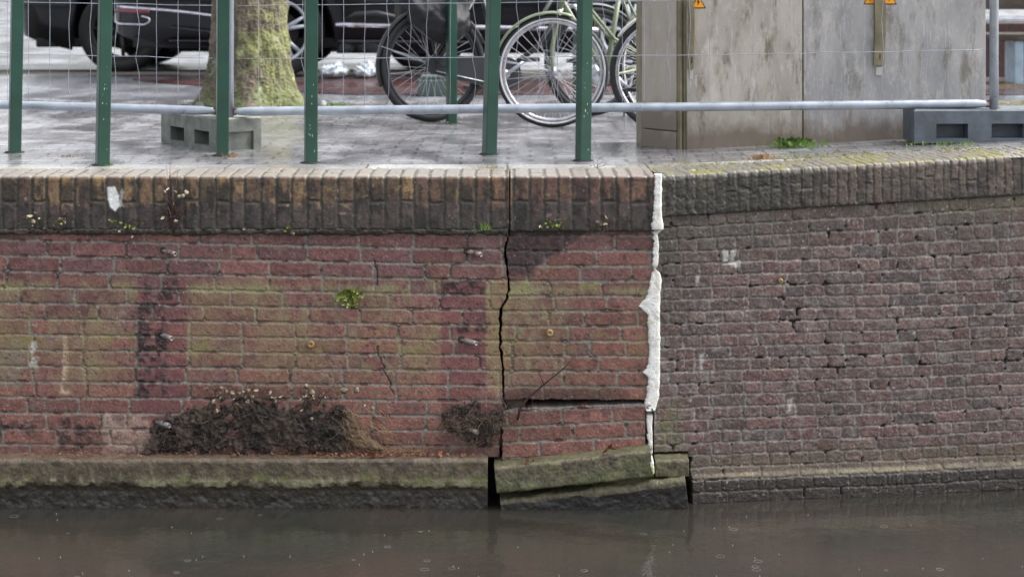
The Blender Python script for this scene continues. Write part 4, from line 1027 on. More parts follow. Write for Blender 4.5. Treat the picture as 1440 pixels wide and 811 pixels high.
# clip joining panels
def foot(c, yaw, L_, Wd, Hh, holes, label, mt, end=None):
    """concrete fence ballast: pockets in both long sides, a shallow recess in the near end"""
    root = empty('ballast_block', c, yaw); tag(root, label, 'concrete block', 'concrete ballast blocks of the fence')
    mb = MB(); b_ = .008; l, w = L_ / 2, Wd / 2
    def face(o, ax_, ln, nrm, hs, dep):
        o = Vector(o); ax_ = Vector(ax_); nrm = Vector(nrm); U = Vector((0, 0, 1))
        def P(a, z, d=0): return o + ax_ * a + U * z - nrm * d
        def q(*v): mb.add(list(v), [(0, 1, 2, 3)])
        xs_ = [0] + sorted(h for hh in hs for h in hh[:2]) + [ln]; z0, z1 = (hs[0][2], hs[0][3]) if hs else (.03, .1); zs = [0, z0, z1, Hh]
        for i in range(len(xs_) - 1):
            for j in range(3):
                x0, x1, a0, a1 = xs_[i], xs_[i + 1], zs[j], zs[j + 1]
                if j == 1 and i % 2 == 1:
                    q(P(x0, a0, dep), P(x1, a0, dep), P(x1, a1, dep), P(x0, a1, dep)); q(P(x0, a0), P(x1, a0), P(x1, a0, dep), P(x0, a0, dep))
                    q(P(x0, a1, dep), P(x1, a1, dep), P(x1, a1), P(x0, a1)); q(P(x0, a0), P(x0, a0, dep), P(x0, a1, dep), P(x0, a1)); q(P(x1, a0, dep), P(x1, a0), P(x1, a1), P(x1, a1, dep))
                else: q(P(x0, a0), P(x1, a0), P(x1, a1), P(x0, a1))
    face((-l, -w, 0), (1, 0, 0), L_, (0, -1, 0), holes, .08); face((l, w, 0), (-1, 0, 0), L_, (0, 1, 0), holes, .08)
    face((l, -w, 0), (0, 1, 0), Wd, (1, 0, 0), [end] if end else [], .02); face((-l, w, 0), (0, -1, 0), Wd, (-1, 0, 0), [end] if end else [], .02)
    tv = [(-l, -w, Hh), (l, -w, Hh), (l, w, Hh), (-l, w, Hh), (-l + b_, -w + b_, Hh + b_), (l - b_, -w + b_, Hh + b_), (l - b_, w - b_, Hh + b_), (-l + b_, w - b_, Hh + b_)]
    mb.add(tv, [(0, 1, 5, 4), (1, 2, 6, 5), (2, 3, 7, 6), (3, 0, 4, 7), (4, 5, 6, 7)])
    mb.build('block', M[mt], root)
    for s_ in (-.09, .09):
        mb = MB(); mb.lathe([(.0, .0), (.02, 0), (.024, .008), (.03, .0095), (.036, .0085)], Matrix.Translation((s_, 0, Hh + b_ - .006)), 14, False)
        mb.build('socket_rim', M[mt], root)
    return root
HL = [(.10, .245, .022, .088), (.352, .50, .022, .088)]
ya = R(-54); cr = Vector(((308 - 720) * 9.02 / F, 1.02, 0)); cc = cr - Matrix.Rotation(ya, 3, 'Z') @ Vector((.30, -.11, 0)); cc.z = G(cc.x, 1.3) - .004
foot(cc, ya, .60, .22, .148, HL, 'grey concrete ballast block beside the tree, behind the third green post', 'conc', end=(.04, .18, .004, .09))
xr = (1282 - 720) * 8.9 / F + .30; foot(Vector((xr, .98, G(xr, .9) - .006)), R(2), .60, .22, .145, HL, 'dark grey concrete ballast block at the right edge below the fence upright', 'dconc')

# ---------------------------------------------------------------- electricity cabinet
def m_cab(name, a, b_, seed, streak=1.0, brown=.8, base=0):
    m = D.materials.new(name); t, b = nodes(m); L = t.links.new; tc = N_(t, 'ShaderNodeTexCoord')
    def nz(sc, map_, det=6, rough=.6):
        n = N_(t, 'ShaderNodeTexNoise'); n.inputs['Scale'].default_value = sc; n.inputs['Detail'].default_value = det; n.inputs['Roughness'].default_value = rough
        mp = N_(t, 'ShaderNodeMapping'); mp.inputs['Scale'].default_value = map_; mp.inputs['Location'].default_value = (seed, seed, 0)
        L(tc.outputs['Object'], mp.inputs[0]); L(mp.outputs[0], n.inputs['Vector']); return n.outputs['Fac']
    def ramp(f, lo, hi, c0=0, c1=1):
        r = N_(t, 'ShaderNodeMapRange'); r.interpolation_type = 'SMOOTHSTEP'; r.inputs[1].default_value = lo; r.inputs[2].default_value = hi; r.inputs[3].default_value = c0; r.inputs[4].default_value = c1; L(f, r.inputs[0]); return r.outputs[0]
    def mx(c0, col, f):
        r = N_(t, 'ShaderNodeMixRGB'); L(f, r.inputs[0]); L(c0, r.inputs[1]); r.inputs[2].default_value = (*lin(*col), 1); return r.outputs[0]
    def mul(a_, b2):
        r = N_(t, 'ShaderNodeMath', operation='MULTIPLY'); L(a_, r.inputs[0]); L(b2, r.inputs[1]); r.use_clamp = True; return r.outputs[0]
    r0 = N_(t, 'ShaderNodeValToRGB'); r0.color_ramp.elements[0].color = (*lin(*a), 1); r0.color_ramp.elements[1].color = (*lin(*b_), 1); r0.color_ramp.elements[0].position = .36; r0.color_ramp.elements[1].position = .62
    L(nz(5, (1.6, 1.6, .5)), r0.inputs[0]); c = r0.outputs[0]
    c = mx(c, (96, 90, 72), ramp(nz(7, (1.7, 1.7, .55), 8, .68), .50, .68, 0, .8 * streak))     # dirty runs
    c = mx(c, (194, 188, 180), ramp(nz(9, (1.8, 1.8, .8), 8, .7), .50, .66, 0, .6 * streak))
    c = mx(c, (186, 184, 182), ramp(nz(60, (2, 2, .7), 3, .6), .60, .68, 0, .4)) # pale runs
    c = mx(c, (200, 200, 200), ramp(nz(5, (14, 14, 1.6), 2, .5), .64, .67, 0, .3))     # scratches
    sp = N_(t, 'ShaderNodeSeparateXYZ'); L(tc.outputs['Object'], sp.inputs[0])
    low = N_(t, 'ShaderNodeMath', operation='ADD'); L(sp.outputs['Z'], low.inputs[0])
    s2 = N_(t, 'ShaderNodeMath', operation='MULTIPLY'); s2.inputs[1].default_value = -.22; L(nz(12, (1, 1, .6)), s2.inputs[0]); L(s2.outputs[0], low.inputs[1])
    c = mx(c, (98, 84, 70), ramp(low.outputs[0], .05, -.06, 0, brown))                       # splashed soil along the foot
    L(c, b.inputs['Base Color']); b.inputs['Roughness'].default_value = .5
    n2 = nz(160, (1, 1, 1)); bp = N_(t, 'ShaderNodeBump'); bp.inputs['Distance'].default_value = .0006; L(n2, bp.inputs['Height']); L(bp.outputs[0], b.inputs['Normal'])
    return m
M['cab1'] = m_cab('stained_beige_panel', (150, 144, 134), (176, 170, 160), 1.3, 1.1)
M['cab2'] = m_cab('scratched_grey_panel', (140, 140, 141), (166, 164, 163), 7.7, .85)
M['cab0'] = m_cab('beige_side_panel', (162, 152, 140), (172, 163, 151), 4.1, .35, .7)
M['cabf'] = mat('cabinet_frame', (120, 112, 88), .5, scale=12, var=.25)
A0 = Vector((.605, 1.30)); A1 = Vector((.790, 1.085)); A2 = Vector((2.225, 1.22)); dpt = .42
gz = G(.79, 1.1) - .02; CH = 1.35
fdir = (A2 - A1).normalized(); fn_ = Vector((fdir.y, -fdir.x)); A3 = A2 - fn_ * dpt; A4 = Vector((A0.x + .02, A0.y)) - fn_ * (dpt - .15)
cab = empty('electricity_cabinet', (A1.x, A1.y, gz)); tag(cab, 'large stained grey street electricity cabinet with warning triangles behind the fence', 'cabinet')
loc = lambda p, z: (p.x - A1.x, p.y - A1.y, z)
mb = MB(); ring = [A0, A1, A2, A3, A4]; n = 5
ins_ = [p - (p - (A1 + A3) / 2).normalized() * .006 for p in ring]
mb.add([loc(p, .0) for p in ins_] + [loc(p, CH) for p in ins_], [(i, (i + 1) % n, n + (i + 1) % n, n + i) for i in range(n)] + [tuple(range(n, 2 * n))]); mb.build('body', M['cabf'], cab)
mb = MB(); big = [p + (p - (A1 + A3) / 2).normalized() * .03 for p in ring]
mb.add([loc(p, CH) for p in big] + [loc(p, CH + .04) for p in big] + [loc((A1 + A3) / 2, CH + .09)], [(i, (i + 1) % n, n + (i + 1) % n, n + i) for i in range(n)] + [(n + i, n + (i + 1) % n, 2 * n) for i in range(n)] + [tuple(range(n - 1, -1, -1))]); mb.build('roof', M['cab2'], cab)
def panel(name, p, q_, z0, z1, mt, th=.012, off=.002, bev=.003):
    p = Vector((p.x, p.y)); q_ = Vector((q_.x, q_.y)); d = (q_ - p); L_ = d.length; nn = Vector((d.y, -d.x)).normalized(); c_ = (p + q_) / 2 + nn * (off + th / 2 - .002)
    mb = MB(); mb.box((0, 0, 0), (L_, th, z1 - z0), bev=bev)
    o = mb.build(name, M[mt], cab); o.location = loc(c_, (z0 + z1) / 2); o.rotation_euler = (0, 0, math.atan2(d.y, d.x)); return o
def fp(t): return A1 + (A2 - A1) * t           # along the front
tpx = lambda px: ((px - 960) / (1385 - 960))
# object coordinates start at the panel middle: shift the foot stain by building panels with origin at their foot
def panel_foot(name, p, q_, z0, z1, mt, th=.012, off=.002, holes=None):
    p = Vector((p.x, p.y)); q_ = Vector((q_.x, q_.y)); d = (q_ - p); L_ = d.length; nn = Vector((d.y, -d.x)).normalized(); c_ = (p + q_) / 2 + nn * (off + th / 2 - .002)
    mb = MB(); mb.box((0, 0, (z1 - z0) / 2), (L_, th, z1 - z0), bev=.0025)
    o = mb.build(name, M[mt], cab); o.location = loc(c_, z0); o.rotation_euler = (0, 0, math.atan2(d.y, d.x)); return o
panel_foot('left_door', fp(tpx(965)), fp(tpx(1125.3)), .012, CH - .02, 'cab1')
panel_foot('right_door', fp(tpx(1127.2)), fp(tpx(1384)), .012, CH - .02, 'cab2')
panel_foot('side_panel', A0 + (A1 - A0) * .09, A0 + (A1 - A0) * .90, .10, CH - .02, 'cab0')
panel_foot('side_plinth', A0 + (A1 - A0) * .09, A0 + (A1 - A0) * .90, .012, .094, 'cab0', th=.014)
panel_foot('corner_strip', A0 + (A1 - A0) * .925, A0 + (A1 - A0) * .995, .01, CH - .02, 'cabf', th=.014)
def on_front(px, py, off):   # local point on the door face at the pixel
    t = tpx(px); p = fp(t); z = CAMZ - (py + 60) * (8 + p.y) / F - gz; q2 = p + fn_ * (-0.0)
    nn = Vector((fdir.y, -fdir.x)); return Vector((p.x - A1.x, p.y - A1.y, z)) + Vector((nn.x, nn.y, 0)) * off
nn3 = Vector((fdir.y, -fdir.x, 0)); fd3 = Vector((fdir.x, fdir.y, 0))
Rf = Matrix(((fd3.x, -nn3.x, 0), (fd3.y, -nn3.y, 0), (0, 0, 1)))
for (px, w, ylo) in [(970, 7, 97), (1232, 15, 92)]:
    mb = MB(); p0 = on_front(px, ylo, .012); hh = .40
    pts = []
    for i in range(9):
        t = i / 8; z = hh * t; bow = .012 * math.sin(t * 3.14)
        pts.append((z, bow))
    w_ = w / 304 / 2
    vs = []
    for (z, bow) in pts:
        for (a, dn) in ((-w_, .0), (-w_, .012 + bow), (w_, .012 + bow), (w_, .0)): vs.append(p0 + fd3 * (a + bow * .3) + nn3 * dn + Vector((0, 0, z)))
    fs = [(i * 4 + k, i * 4 + k + 1, (i + 1) * 4 + k + 1, (i + 1) * 4 + k) for i in range(8) for k in range(3)] + [(0, 1, 2, 3), (32, 35, 34, 33)]
    mb.add(vs, fs); h_ = mb.build('door_handle', M['cabf'], cab)
    mb = MB(); mb.box(on_front(px + 1, ylo + 8, .012), (w_ * 1.3, .008, .04), Rf, bev=.001); mb.build('handle_plate', M['cream'], cab)
    mb = MB(); mb.box(on_front(px + 1, ylo - 48, .027), (.004, .004, .26), Rf); mb.build('handle_slot', M['soil'], cab)
for (px, yb_) in [(981, 12), (1221, 6.5), (1247.5, 6.5)]:
    base = on_front(px, yb_, .0125); w_ = .036; h_ = .062
    def tri(sc, dn, col, nm, parent):
        mb = MB(); c_ = base + Vector((0, 0, h_ * .36)); V = []
        for (a, z) in ((-w_, 0), (w_, 0), (0, h_)): V.append(c_ + fd3 * a * sc + Vector((0, 0, (z - h_ * .36) * sc)) + nn3 * dn)
        V2 = [v - nn3 * .0012 for v in V]
        mb.add(V + V2, [(0, 1, 2), (0, 3, 4, 1), (1, 4, 5, 2), (2, 5, 3, 0)]); return mb.build(nm, M[col], parent)
    s_ = tri(1.0, .0012, 'ink', 'warning_sign', cab); tri(.80, .0020, 'yellow', 'yellow_field', s_)
    mb = MB(); c_ = base + Vector((0, 0, h_ * .36)); k = .001
    bolt = [(.002, .026), (-.008, .004), (-.001, .005), (-.006, -.012), (.008, .009), (.001, .008), (.007, .024)]
    mb.add([c_ + fd3 * a + Vector((0, 0, z)) + nn3 * .0028 for a, z in bolt], [(0, 1, 2, 5, 6), (2, 3, 4, 5)]); mb.build('lightning_bolt', M['ink'], s_)

# ---------------------------------------------------------------- tree
def tree(px, py, label):
    c = gp(px, py); root = empty('street_tree', c); tag(root, label, 'tree')
    H_ = 4.6; nz_ = 420; na = 300
    z = np.concatenate([np.linspace(-.06, 1.1, nz_), np.linspace(1.15, H_, 60)]); a = np.linspace(0, 2 * np.pi, na)
    A_, Z_ = np.meshgrid(a, z)
    rad = .262 + .055 * np.exp(-np.clip(Z_, 0, 9) / .13) - .018 * Z_
    buttress = .10 * np.exp(-np.clip(Z_, 0, 9) / .16) * (.5 + .5 * np.cos(A_ * 5 + .9)) ** 2
    rad = rad + buttress
    ua = np.cos(A_) * 55; ub = np.sin(A_) * 55
    wx = A_ * 100 * .55; wy = Z_ * 345 * .35
    # seam-free: blend two offsets
    bl = ss(0, .6, A_) * (1 - 0); wx2 = (A_ - 2 * np.pi) * 55
    def nz2(sc, sd, sx=1., sy=1.):
        n_a = fbm(A_ * 55 * sx, Z_ * 230 * sy, sc, 4, sd); n_b = fbm((A_ + 2 * np.pi) * 55 * sx, Z_ * 230 * sy, sc, 4, sd)
        w_ = ss(0, .8, A_); return n_a * w_ + n_b * (1 - w_)
    ridg = nz2(6, 1201, 1, .35); fine = nz2(3, 1202); big = nz2(45, 1203); med = nz2(14, 1204)
    Hd = ridg * .016 + fine * .006 + big * .015
    P = np.stack([(rad) * np.cos(A_) , rad * np.sin(A_), Z_], -1)
    P[..., 0] += .02 * np.sin(Z_ * .9)
    Nn = np.stack([np.cos(A_), np.sin(A_), A_ * 0], -1)
    C = np.ones(A_.shape + (3,)) * lin(98, 86, 74) * (1 + .6 * ridg + .4 * fine)[..., None]
    C = mix(C, lin(62, 54, 48), ss(.0, .4, big - .1) * .6)
    side = np.cos(A_ - R(-35)) ; mossm = ss(.3, 1.05, side + .7 * big + .7 * med)
    C = mix(C, lin(112, 116, 58), mossm * .95 * np.clip(.9 + ridg, 0, 1)); C = mix(C, lin(140, 140, 70), ss(.1, .5, med + big * .4) * mossm * .6)
    lo = np.exp(-np.clip(Z_, 0, 9) / .2) * ss(-.2, .4, med + .2); C = mix(C, lin(88, 104, 44), lo * .7)
    lich = ss(.42, .55, med) * .5; C = mix(C, lin(136, 150, 124), lich)
    C[..., :] *= (1 + .25 * fine)[..., None]
    o = surf('trunk', P, Nn, Hd, C, np.full(A_.shape, .8), M['bark'], root, .0001, (0, 0, 0))
    rg = random.Random(5); mb = MB(); tw_ = MB()
    def limb(p, d, l, r_, lev):
        pts = [p]; n = 6; d = d.normalized()
        for i in range(n):
            d = (d + Vector((rg.gauss(0, .16), rg.gauss(0, .16), rg.gauss(.03, .1)))).normalized(); pts.append(pts[-1] + d * l / n)
        (mb if lev < 2 else tw_).tube(pts, [r_ * (1 - .6 * i / n) for i in range(n + 1)], 8 if lev < 2 else 5)
        if lev < 3:
            for k in range(4 if lev else 5):
                q2 = pts[rg.randint(2, n)]; limb(q2, (d + Vector((rg.gauss(0, .8), rg.gauss(0, .8), rg.gauss(.2, .4)))), l * rg.uniform(.5, .72), r_ * .45, lev + 1)
    for k in range(5):
        a_ = k * 1.257 + rg.uniform(-.3, .3); limb(Vector((.08 * math.cos(a_), .08 * math.sin(a_), 4.35)), Vector((math.cos(a_), math.sin(a_), 1.3)), 2.4, .11, 0)
    M['limb'] = mat('limb_bark', (74, 66, 58), .85, scale=14, var=.3, bump=.004)
    mb.build('limbs', M['limb'], root); tw_.build('crown', M['limb'], root)
    return root
tree(350, 149, 'mossy green tree trunk standing behind the fence beside the left concrete foot')
g = MB(); mo = MB()
for (x, y, w, n) in [(350, 151, .16, 240), (475, 149, .10, 120), (290, 150, .06, 50)]:
    g2 = MB(); tuft(g2, Vector((0, 0, 0)), w, .045, n); o = g2.build('grass_tuft', M['grass']); o.location = gp(x, y)
    tag(o, {350: 'grass tuft in front of the mossy tree trunk', 475: 'grass tuft to the right of the tree behind the rail', 290: 'small grass tuft at the left root of the tree'}[x], 'grass tuft')
def stone(px, py, s_, lab, mt='conc'):
    bm = bmesh.new(); bmesh.ops.create_icosphere(bm, subdivisions=3, radius=1)
    for v in bm.verts:
        n = vn(np.array([v.co.x * 1.3 + px]), np.array([v.co.y * 1.3 + v.co.z]), 5)[0]; v.co = Vector((v.co.x * s_ * (1 + .25 * n), v.co.y * s_ * .8 * (1 + .25 * n), (v.co.z * .6 + .45) * s_ * (1 + .2 * n)))
    me = D.meshes.new('cobblestone'); bm.to_mesh(me); bm.free()
    for p in me.polygons: p.use_smooth = True
    o = link('cobblestone', me, M[mt]); o.location = gp(px, py); tag(o, lab, 'stone', 'loose stones round the tree')
stone(283, 152, .042, 'grey stone left of the tree root beside the fence upright'); stone(268, 151, .035, 'flat grey stone farthest left of the tree'); stone(452, 150, .04, 'grey stone right of the tree beside the green post'); stone(372, 152, .035, 'stone half hidden before the tree trunk')

# ---------------------------------------------------------------- bicycles
def wheel(parent, hub, yaw, Rr, tyre='tyre', side=None, n_sp=36, tw_=.018, rimm='rim'):
    Mx = Matrix.Translation(hub) @ Matrix.Rotation(yaw, 4, 'Z') @ Matrix.Rotation(R(90), 4, 'X')
    mb = MB(); prof = [((Rr - tw_) + tw_ * math.cos(t), tw_ * math.sin(t)) for t in np.linspace(0, 2 * math.pi, 13)[:-1]]
    mb.lathe(prof, Mx, 72); w = mb.build('wheel', M[tyre], parent)
    # tread blocks
    mb = MB(); ri = Rr - 2 * tw_; rp = [(ri + .004, -.011), (ri - .010, -.012), (ri - .018, -.005), (ri - .018, .005), (ri - .010, .012), (ri + .004, .011)]
    mb.lathe(rp, Mx, 64); mb.build('rim', M[rimm], w)
    if side:
        mb = MB()
        for s_ in (-1, 1): mb.lathe([(ri + .005, s_ * .0135), (ri + .015, s_ * (tw_ + .0004)), (ri + .0155, s_ * (tw_ + .002)), (ri + .004, s_ * .0155)], Mx, 64)
        mb.build('sidewall_band', M[side], w)
    mb = MB()
    for k in range(n_sp):
        a = 2 * math.pi * k / n_sp; s_ = 1 if k % 2 else -1; off = (1 if (k // 2) % 2 else -1) * 1.15
        p0 = Mx @ Vector((.022 * math.cos(a + off), .022 * math.sin(a + off), s_ * .03)); p1 = Mx @ Vector(((ri - .016) * math.cos(a), (ri - .016) * math.sin(a), s_ * .003))
        mb.tube([p0, p1], .0012, 4, False)
    mb.build('spokes', M['spoke'], w)
    mb = MB(); mb.lathe([(0, -.05), (.006, -.05), (.006, -.035), (.026, -.033), (.026, -.028), (.014, -.024), (.014, .024), (.026, .028), (.026, .033), (.006, .035), (.006, .05), (0, .05)], Mx, 16, False); mb.build('hub', M['silver'], w)
    return w
def arc_guard(hub, yaw, r_, a0, a1, w_=.026, n=22):
    mb = MB(); dx = Vector((math.cos(yaw), math.sin(yaw), 0)); sx = Vector((-math.sin(yaw), math.cos(yaw), 0)); vs = []; m_ = 5
    for i in range(n + 1):
        a = R(a0 + (a1 - a0) * i / n)
        for k in range(m_):
            u = k / (m_ - 1) * 2 - 1; rr_ = r_ - .014 * u * u
            vs.append(hub + (dx * math.cos(a) + Vector((0, 0, 1)) * math.sin(a)) * rr_ + sx * w_ * u)
    fs = [(i * m_ + k, i * m_ + k + 1, (i + 1) * m_ + k + 1, (i + 1) * m_ + k) for i in range(n) for k in range(m_ - 1)]
    mb.add(vs, fs, True); return mb
def bicycle(label, loc_, yaw, Rr=.34, frame='black', tyre='tyre', side=None, guard=None, steer=0, chaincase=None, bags=False, wb=1.08, double=False, fguard=None, gspan=(8, 165), rimm='rim', tw_=.018):
    root = empty('bicycle', loc_, yaw); tag(root, label, 'bicycle', 'bicycles parked behind the fence')
    rear = Vector((0, 0, Rr)); bb = Vector((.46, 0, .28)); seat_t = Vector((.30, 0, .86)); head_b = Vector((wb - .16, 0, Rr + .37)); head_t = Vector((wb - .23, 0, Rr + .58))
    ax = (head_t - head_b).normalized()
    crown = head_b - ax * .03
    def st(p): return crown + Matrix.Rotation(R(steer), 3, ax) @ (Vector(p) - crown)
    front = st((wb, 0, Rr)); front.z = Rr
    fyaw = R(steer)
    wheel(root, rear, 0, Rr, tyre, side, rimm=rimm, tw_=tw_); wheel(root, front, fyaw, Rr, tyre, side, rimm=rimm, tw_=tw_)
    mb = MB(); tb = mb.tube
    tb([bb, seat_t], .0155, 12); tb([head_b, head_t], .019, 12)
    if double:
        for s_ in (-1, 1): tb([head_b + ax * .16 + Vector((0, s_ * .014, 0)), bb + Vector((-.06, s_ * .02, .22)), rear + Vector((0, s_ * .055, 0))], .010, 10)
        tb([head_b + ax * .04, bb], .0165, 12)
    else:
        tb([head_b + ax * .03, (head_b + bb) / 2 + Vector((.02, 0, -.05)), bb], .018, 12)
        tb([head_b + ax * .16, (head_b + bb) / 2 + Vector((.0, 0, .07)), bb + Vector((-.04, 0, .25))], .014, 12)
    for s_ in (-1, 1):
        tb([bb + Vector((0, s_ * .02, 0)), bb + Vector((-.10, s_ * .045, .01)), rear + Vector((0, s_ * .058, 0))], .009, 10); tb([seat_t - Vector((0, 0, .08)) + Vector((0, s_ * .015, 0)), rear + Vector((0, s_ * .058, 0))], .008, 10)
    mb.build('frame', M[frame], root)
    mb = MB()
    dirf = Vector((math.cos(fyaw), math.sin(fyaw), 0)); sd_ = Vector((-math.sin(fyaw), math.cos(fyaw), 0))
    for s_ in (-1, 1):
        a = crown + sd_ * s_ * .034; f_ = front + sd_ * s_ * .055; mid = a + (f_ - a) * .62 - dirf * .018
        mb.tube([crown, a - Vector((0, 0, .01)), a + (f_ - a) * .3 - dirf * .012, mid, a + (f_ - a) * .85 - dirf * .008, f_], [.014, .013, .0125, .0115, .009, .008], 10)
    mb.build('fork', M[frame], root)
    mb = MB(); mb.tube([crown - sd_ * .045, crown + sd_ * .045], .016, 12); mb.tube([head_t, head_t + ax * .12], .012, 10); mb.build('fork_crown', M['silver'], root)
    top = head_t + ax * .12; mb = MB()
    back = -dirf; pts = [top + sd_ * .28 + back * .22, top + sd_ * .27 + back * .08 + Vector((0, 0, .03)), top + sd_ * .12 + dirf * .03, top, top - sd_ * .12 + dirf * .03, top - sd_ * .27 + back * .08 + Vector((0, 0, .03)), top - sd_ * .28 + back * .22]
    mb.tube(pts, .011, 10); mb.build('handlebar', M['silver'], root)
    mb = MB()
    for s_ in (-1, 1): mb.tube([top + sd_ * .28 * s_ + back * .22, top + sd_ * .285 * s_ + back * .34], .016, 10)
    mb.build('grips', M['tyre'], root)
    mb = MB(); c_ = seat_t + Vector((-.02, 0, .13)); vs = []; nr = 10
    for i in range(nr):
        t = i / (nr - 1); hw = .10 * (1 - t) ** .6 + .022; x = -.12 + .27 * t; 
        for k in range(7):
            u = k / 6 * 2 - 1; vs.append(c_ + Vector((x, u * hw, .02 - .035 * u * u - .02 * t * t * 0)))
    mb.add(vs, [(i * 7 + k, i * 7 + k + 1, (i + 1) * 7 + k + 1, (i + 1) * 7 + k) for i in range(nr - 1) for k in range(6)], True)
    sdl = mb.build('saddle', M['fabric'], root); sm = sdl.modifiers.new('thickness', 'SOLIDIFY'); sm.thickness = .03
    mb = MB(); mb.tube([seat_t - Vector((0, 0, .05)), seat_t + Vector((-.02, 0, .12))], .012, 10); mb.build('seat_post', M['silver'], root)
    gm = guard or frame
    a = arc_guard(rear, 0, Rr + .022, 20, 200).build('rear_mudguard', M[gm], root)
    b_ = arc_guard(front, fyaw, Rr + .020, *gspan).build('front_mudguard', M[fguard or gm], root)
    for o_ in (a, b_): sm = o_.modifiers.new('thickness', 'SOLIDIFY'); sm.thickness = .0015
    mb = MB()
    for s_ in (-1, 1):
        mb.tube([front + sd_ * .05 * s_, front + (-dirf * math.cos(R(12)) + Vector((0, 0, math.sin(R(12))))) * (Rr + .015) + sd_ * .024 * s_], .0022, 5)
        mb.tube([rear + Vector((0, s_ * .05, 0)), rear + Vector((-(Rr + .015) * .95, s_ * .024, .12))], .0022, 5)
    mb.build('mudguard_stays', M['silver'], root)
    # crank, chain case, pedals
    mb = MB(); Mb = Matrix.Translation(bb) @ Matrix.Rotation(R(90), 4, 'X')
    mb.lathe([(0, .055), (.03, .055), (.035, .045), (.085, .043), (.088, .038), (.0, .036)], Mb, 28, False); mb.build('chainring', M['silver' if not chaincase else chaincase], root)
    mb = MB(); d1 = Vector((math.cos(.55), 0, math.sin(.55)))
    for s_ in (-1, 1):
        q2 = bb + Vector((0, -s_ * .07, 0)); mb.tube([q2, q2 + d1 * s_ * .17], [.014, .010], 8); mb.tube([bb, q2], .012, 8)
    mb.lathe([(0, .078), (.022, .078), (.028, .07), (.028, .06), (0, .06)], Mb, 20, False)
    mb.build('cranks', M['silver'], root)
    for s_ in (-1, 1):
        mb = MB(); mb.box(bb + Vector((0, -s_ * .12, 0)) + d1 * s_ * .17, (.09, .07, .024), bev=.004); mb.build('pedal', M['tyre'], root)
    if chaincase:
        mb = MB(); z_r, z_f = .055, .105; vs = []; n1_ = 12
        outl = [rear + Vector((-math.sin(t) * z_r, 0, math.cos(t) * z_r)) for t in np.linspace(0, math.pi, n1_)] + [bb + Vector((math.sin(t) * z_f, 0, -math.cos(t) * z_f)) for t in np.linspace(0, math.pi, n1_)]
        N2 = len(outl); f1_ = [p + Vector((0, -.062, 0)) for p in outl]; c1_ = [p + Vector((0, -.052, 0)) + (((rear + bb) / 2 - p) * -.02) for p in outl]; b1_ = [p + Vector((0, -.030, 0)) + (((rear + bb) / 2 - p) * -.02) for p in outl]
        mb.add(f1_ + c1_ + b1_, [tuple(range(N2))] + [(i, (i + 1) % N2, N2 + (i + 1) % N2, N2 + i) for i in range(N2)] + [(N2 + i, N2 + (i + 1) % N2, 2 * N2 + (i + 1) % N2, 2 * N2 + i) for i in range(N2)])
        mb.build('chain_case', M[chaincase], root)
        mb = MB(); mb.tube([rear + Vector((.0, -.066, -.035)), bb + Vector((0, -.066, -.075))], .0035, 6); mb.build('case_trim', M['silver'], root)
    else:
        mb = MB(); mb.tube([rear + Vector((0, -.042, .03)), bb + Vector((0, -.042, .085))], .004, 5); mb.tube([rear + Vector((0, -.042, -.03)), bb + Vector((0, -.042, -.085))], .004, 5); mb.build('chain', M['droot'], root)
    # kickstand
    mb = MB(); mb.tube([rear + Vector((.12, -.05, -.03)), rear + Vector((.06, -.17, -Rr + .006))], .008, 8); mb.tube([rear + Vector((.06, -.17, -Rr + .007)), rear + Vector((.02, -.19, -Rr + .006))], .008, 8); mb.build('kickstand', M['silver'], root)
    mb = MB(); z_c = Rr + Rr + .05
    for s_ in (-1, 1): mb.tube([(.22, s_ * .05, z_c), (-.22, s_ * .06, z_c), (-.24, s_ * .03, z_c)], .006, 6); mb.tube([rear + Vector((0, s_ * .06, .01)), (-.08, s_ * .06, z_c)], .005, 6)
    mb.tube([(-.24, -.03, z_c), (-.24, .03, z_c)], .006, 6); mb.tube([(.0, -.055, z_c), (.0, .055, z_c)], .005, 6); mb.build('luggage_rack', M['black'], root)
    mb = MB(); mb.box(front + dirf * (-.02) + Vector((0, 0, Rr + .14)), (.07, .05, .07), Matrix.Rotation(fyaw, 3, 'Z'), bev=.012) if False else None
    if bags:
        for s_ in (-1, 1):
            xs_ = np.linspace(-.19, .20, 26); zs_ = np.linspace(0, 1, 26); X_, Z_ = np.meshgrid(xs_, zs_)
            bot = .47 + .12 * np.abs((X_ - .04) / .2) ** 1.5; top_ = z_c + .02
            zz = bot + (top_ - bot) * Z_
            nn = fbm(X_ * 345, zz * 345, 40, 3, 31 + s_) * .05 + fbm(X_ * 345, zz * 200, 16, 3, 33) * .018
            th = (.05 + .05 * np.sin(np.clip(Z_, 0, 1) * 3.14) * np.sqrt(np.clip(1 - ((X_ - .0) / .2) ** 2, 0, 1)) + nn)
            vs = []; P_ = np.stack([X_, s_ * (.065 + th), zz], -1).reshape(-1, 3); Q_ = np.stack([X_, s_ * (.06 + 0 * th), zz], -1).reshape(-1, 3)
            nx_ = 26; fs = []
            for j in range(25):
                for i in range(25):
                    fs.append((j * nx_ + i, j * nx_ + i + 1, (j + 1) * nx_ + i + 1, (j + 1) * nx_ + i))
            mb = MB(); N3 = nx_ * nx_
            bd_ = [(j * nx_, (j + 1) * nx_) for j in range(25)] + [(j * nx_ + 25, (j + 1) * nx_ + 25) for j in range(25)] + [(i, i + 1) for i in range(25)] + [(25 * nx_ + i, 25 * nx_ + i + 1) for i in range(25)]
            mb.add(list(P_) + list(Q_), fs + [tuple(k + N3 for k in f) for f in fs] + [(a_, b2, b2 + N3, a_ + N3) for a_, b2 in bd_], True)
            mb.build('pannier_bag', M['fabric'], root)
    return root
gA = gp(608, 170.5)
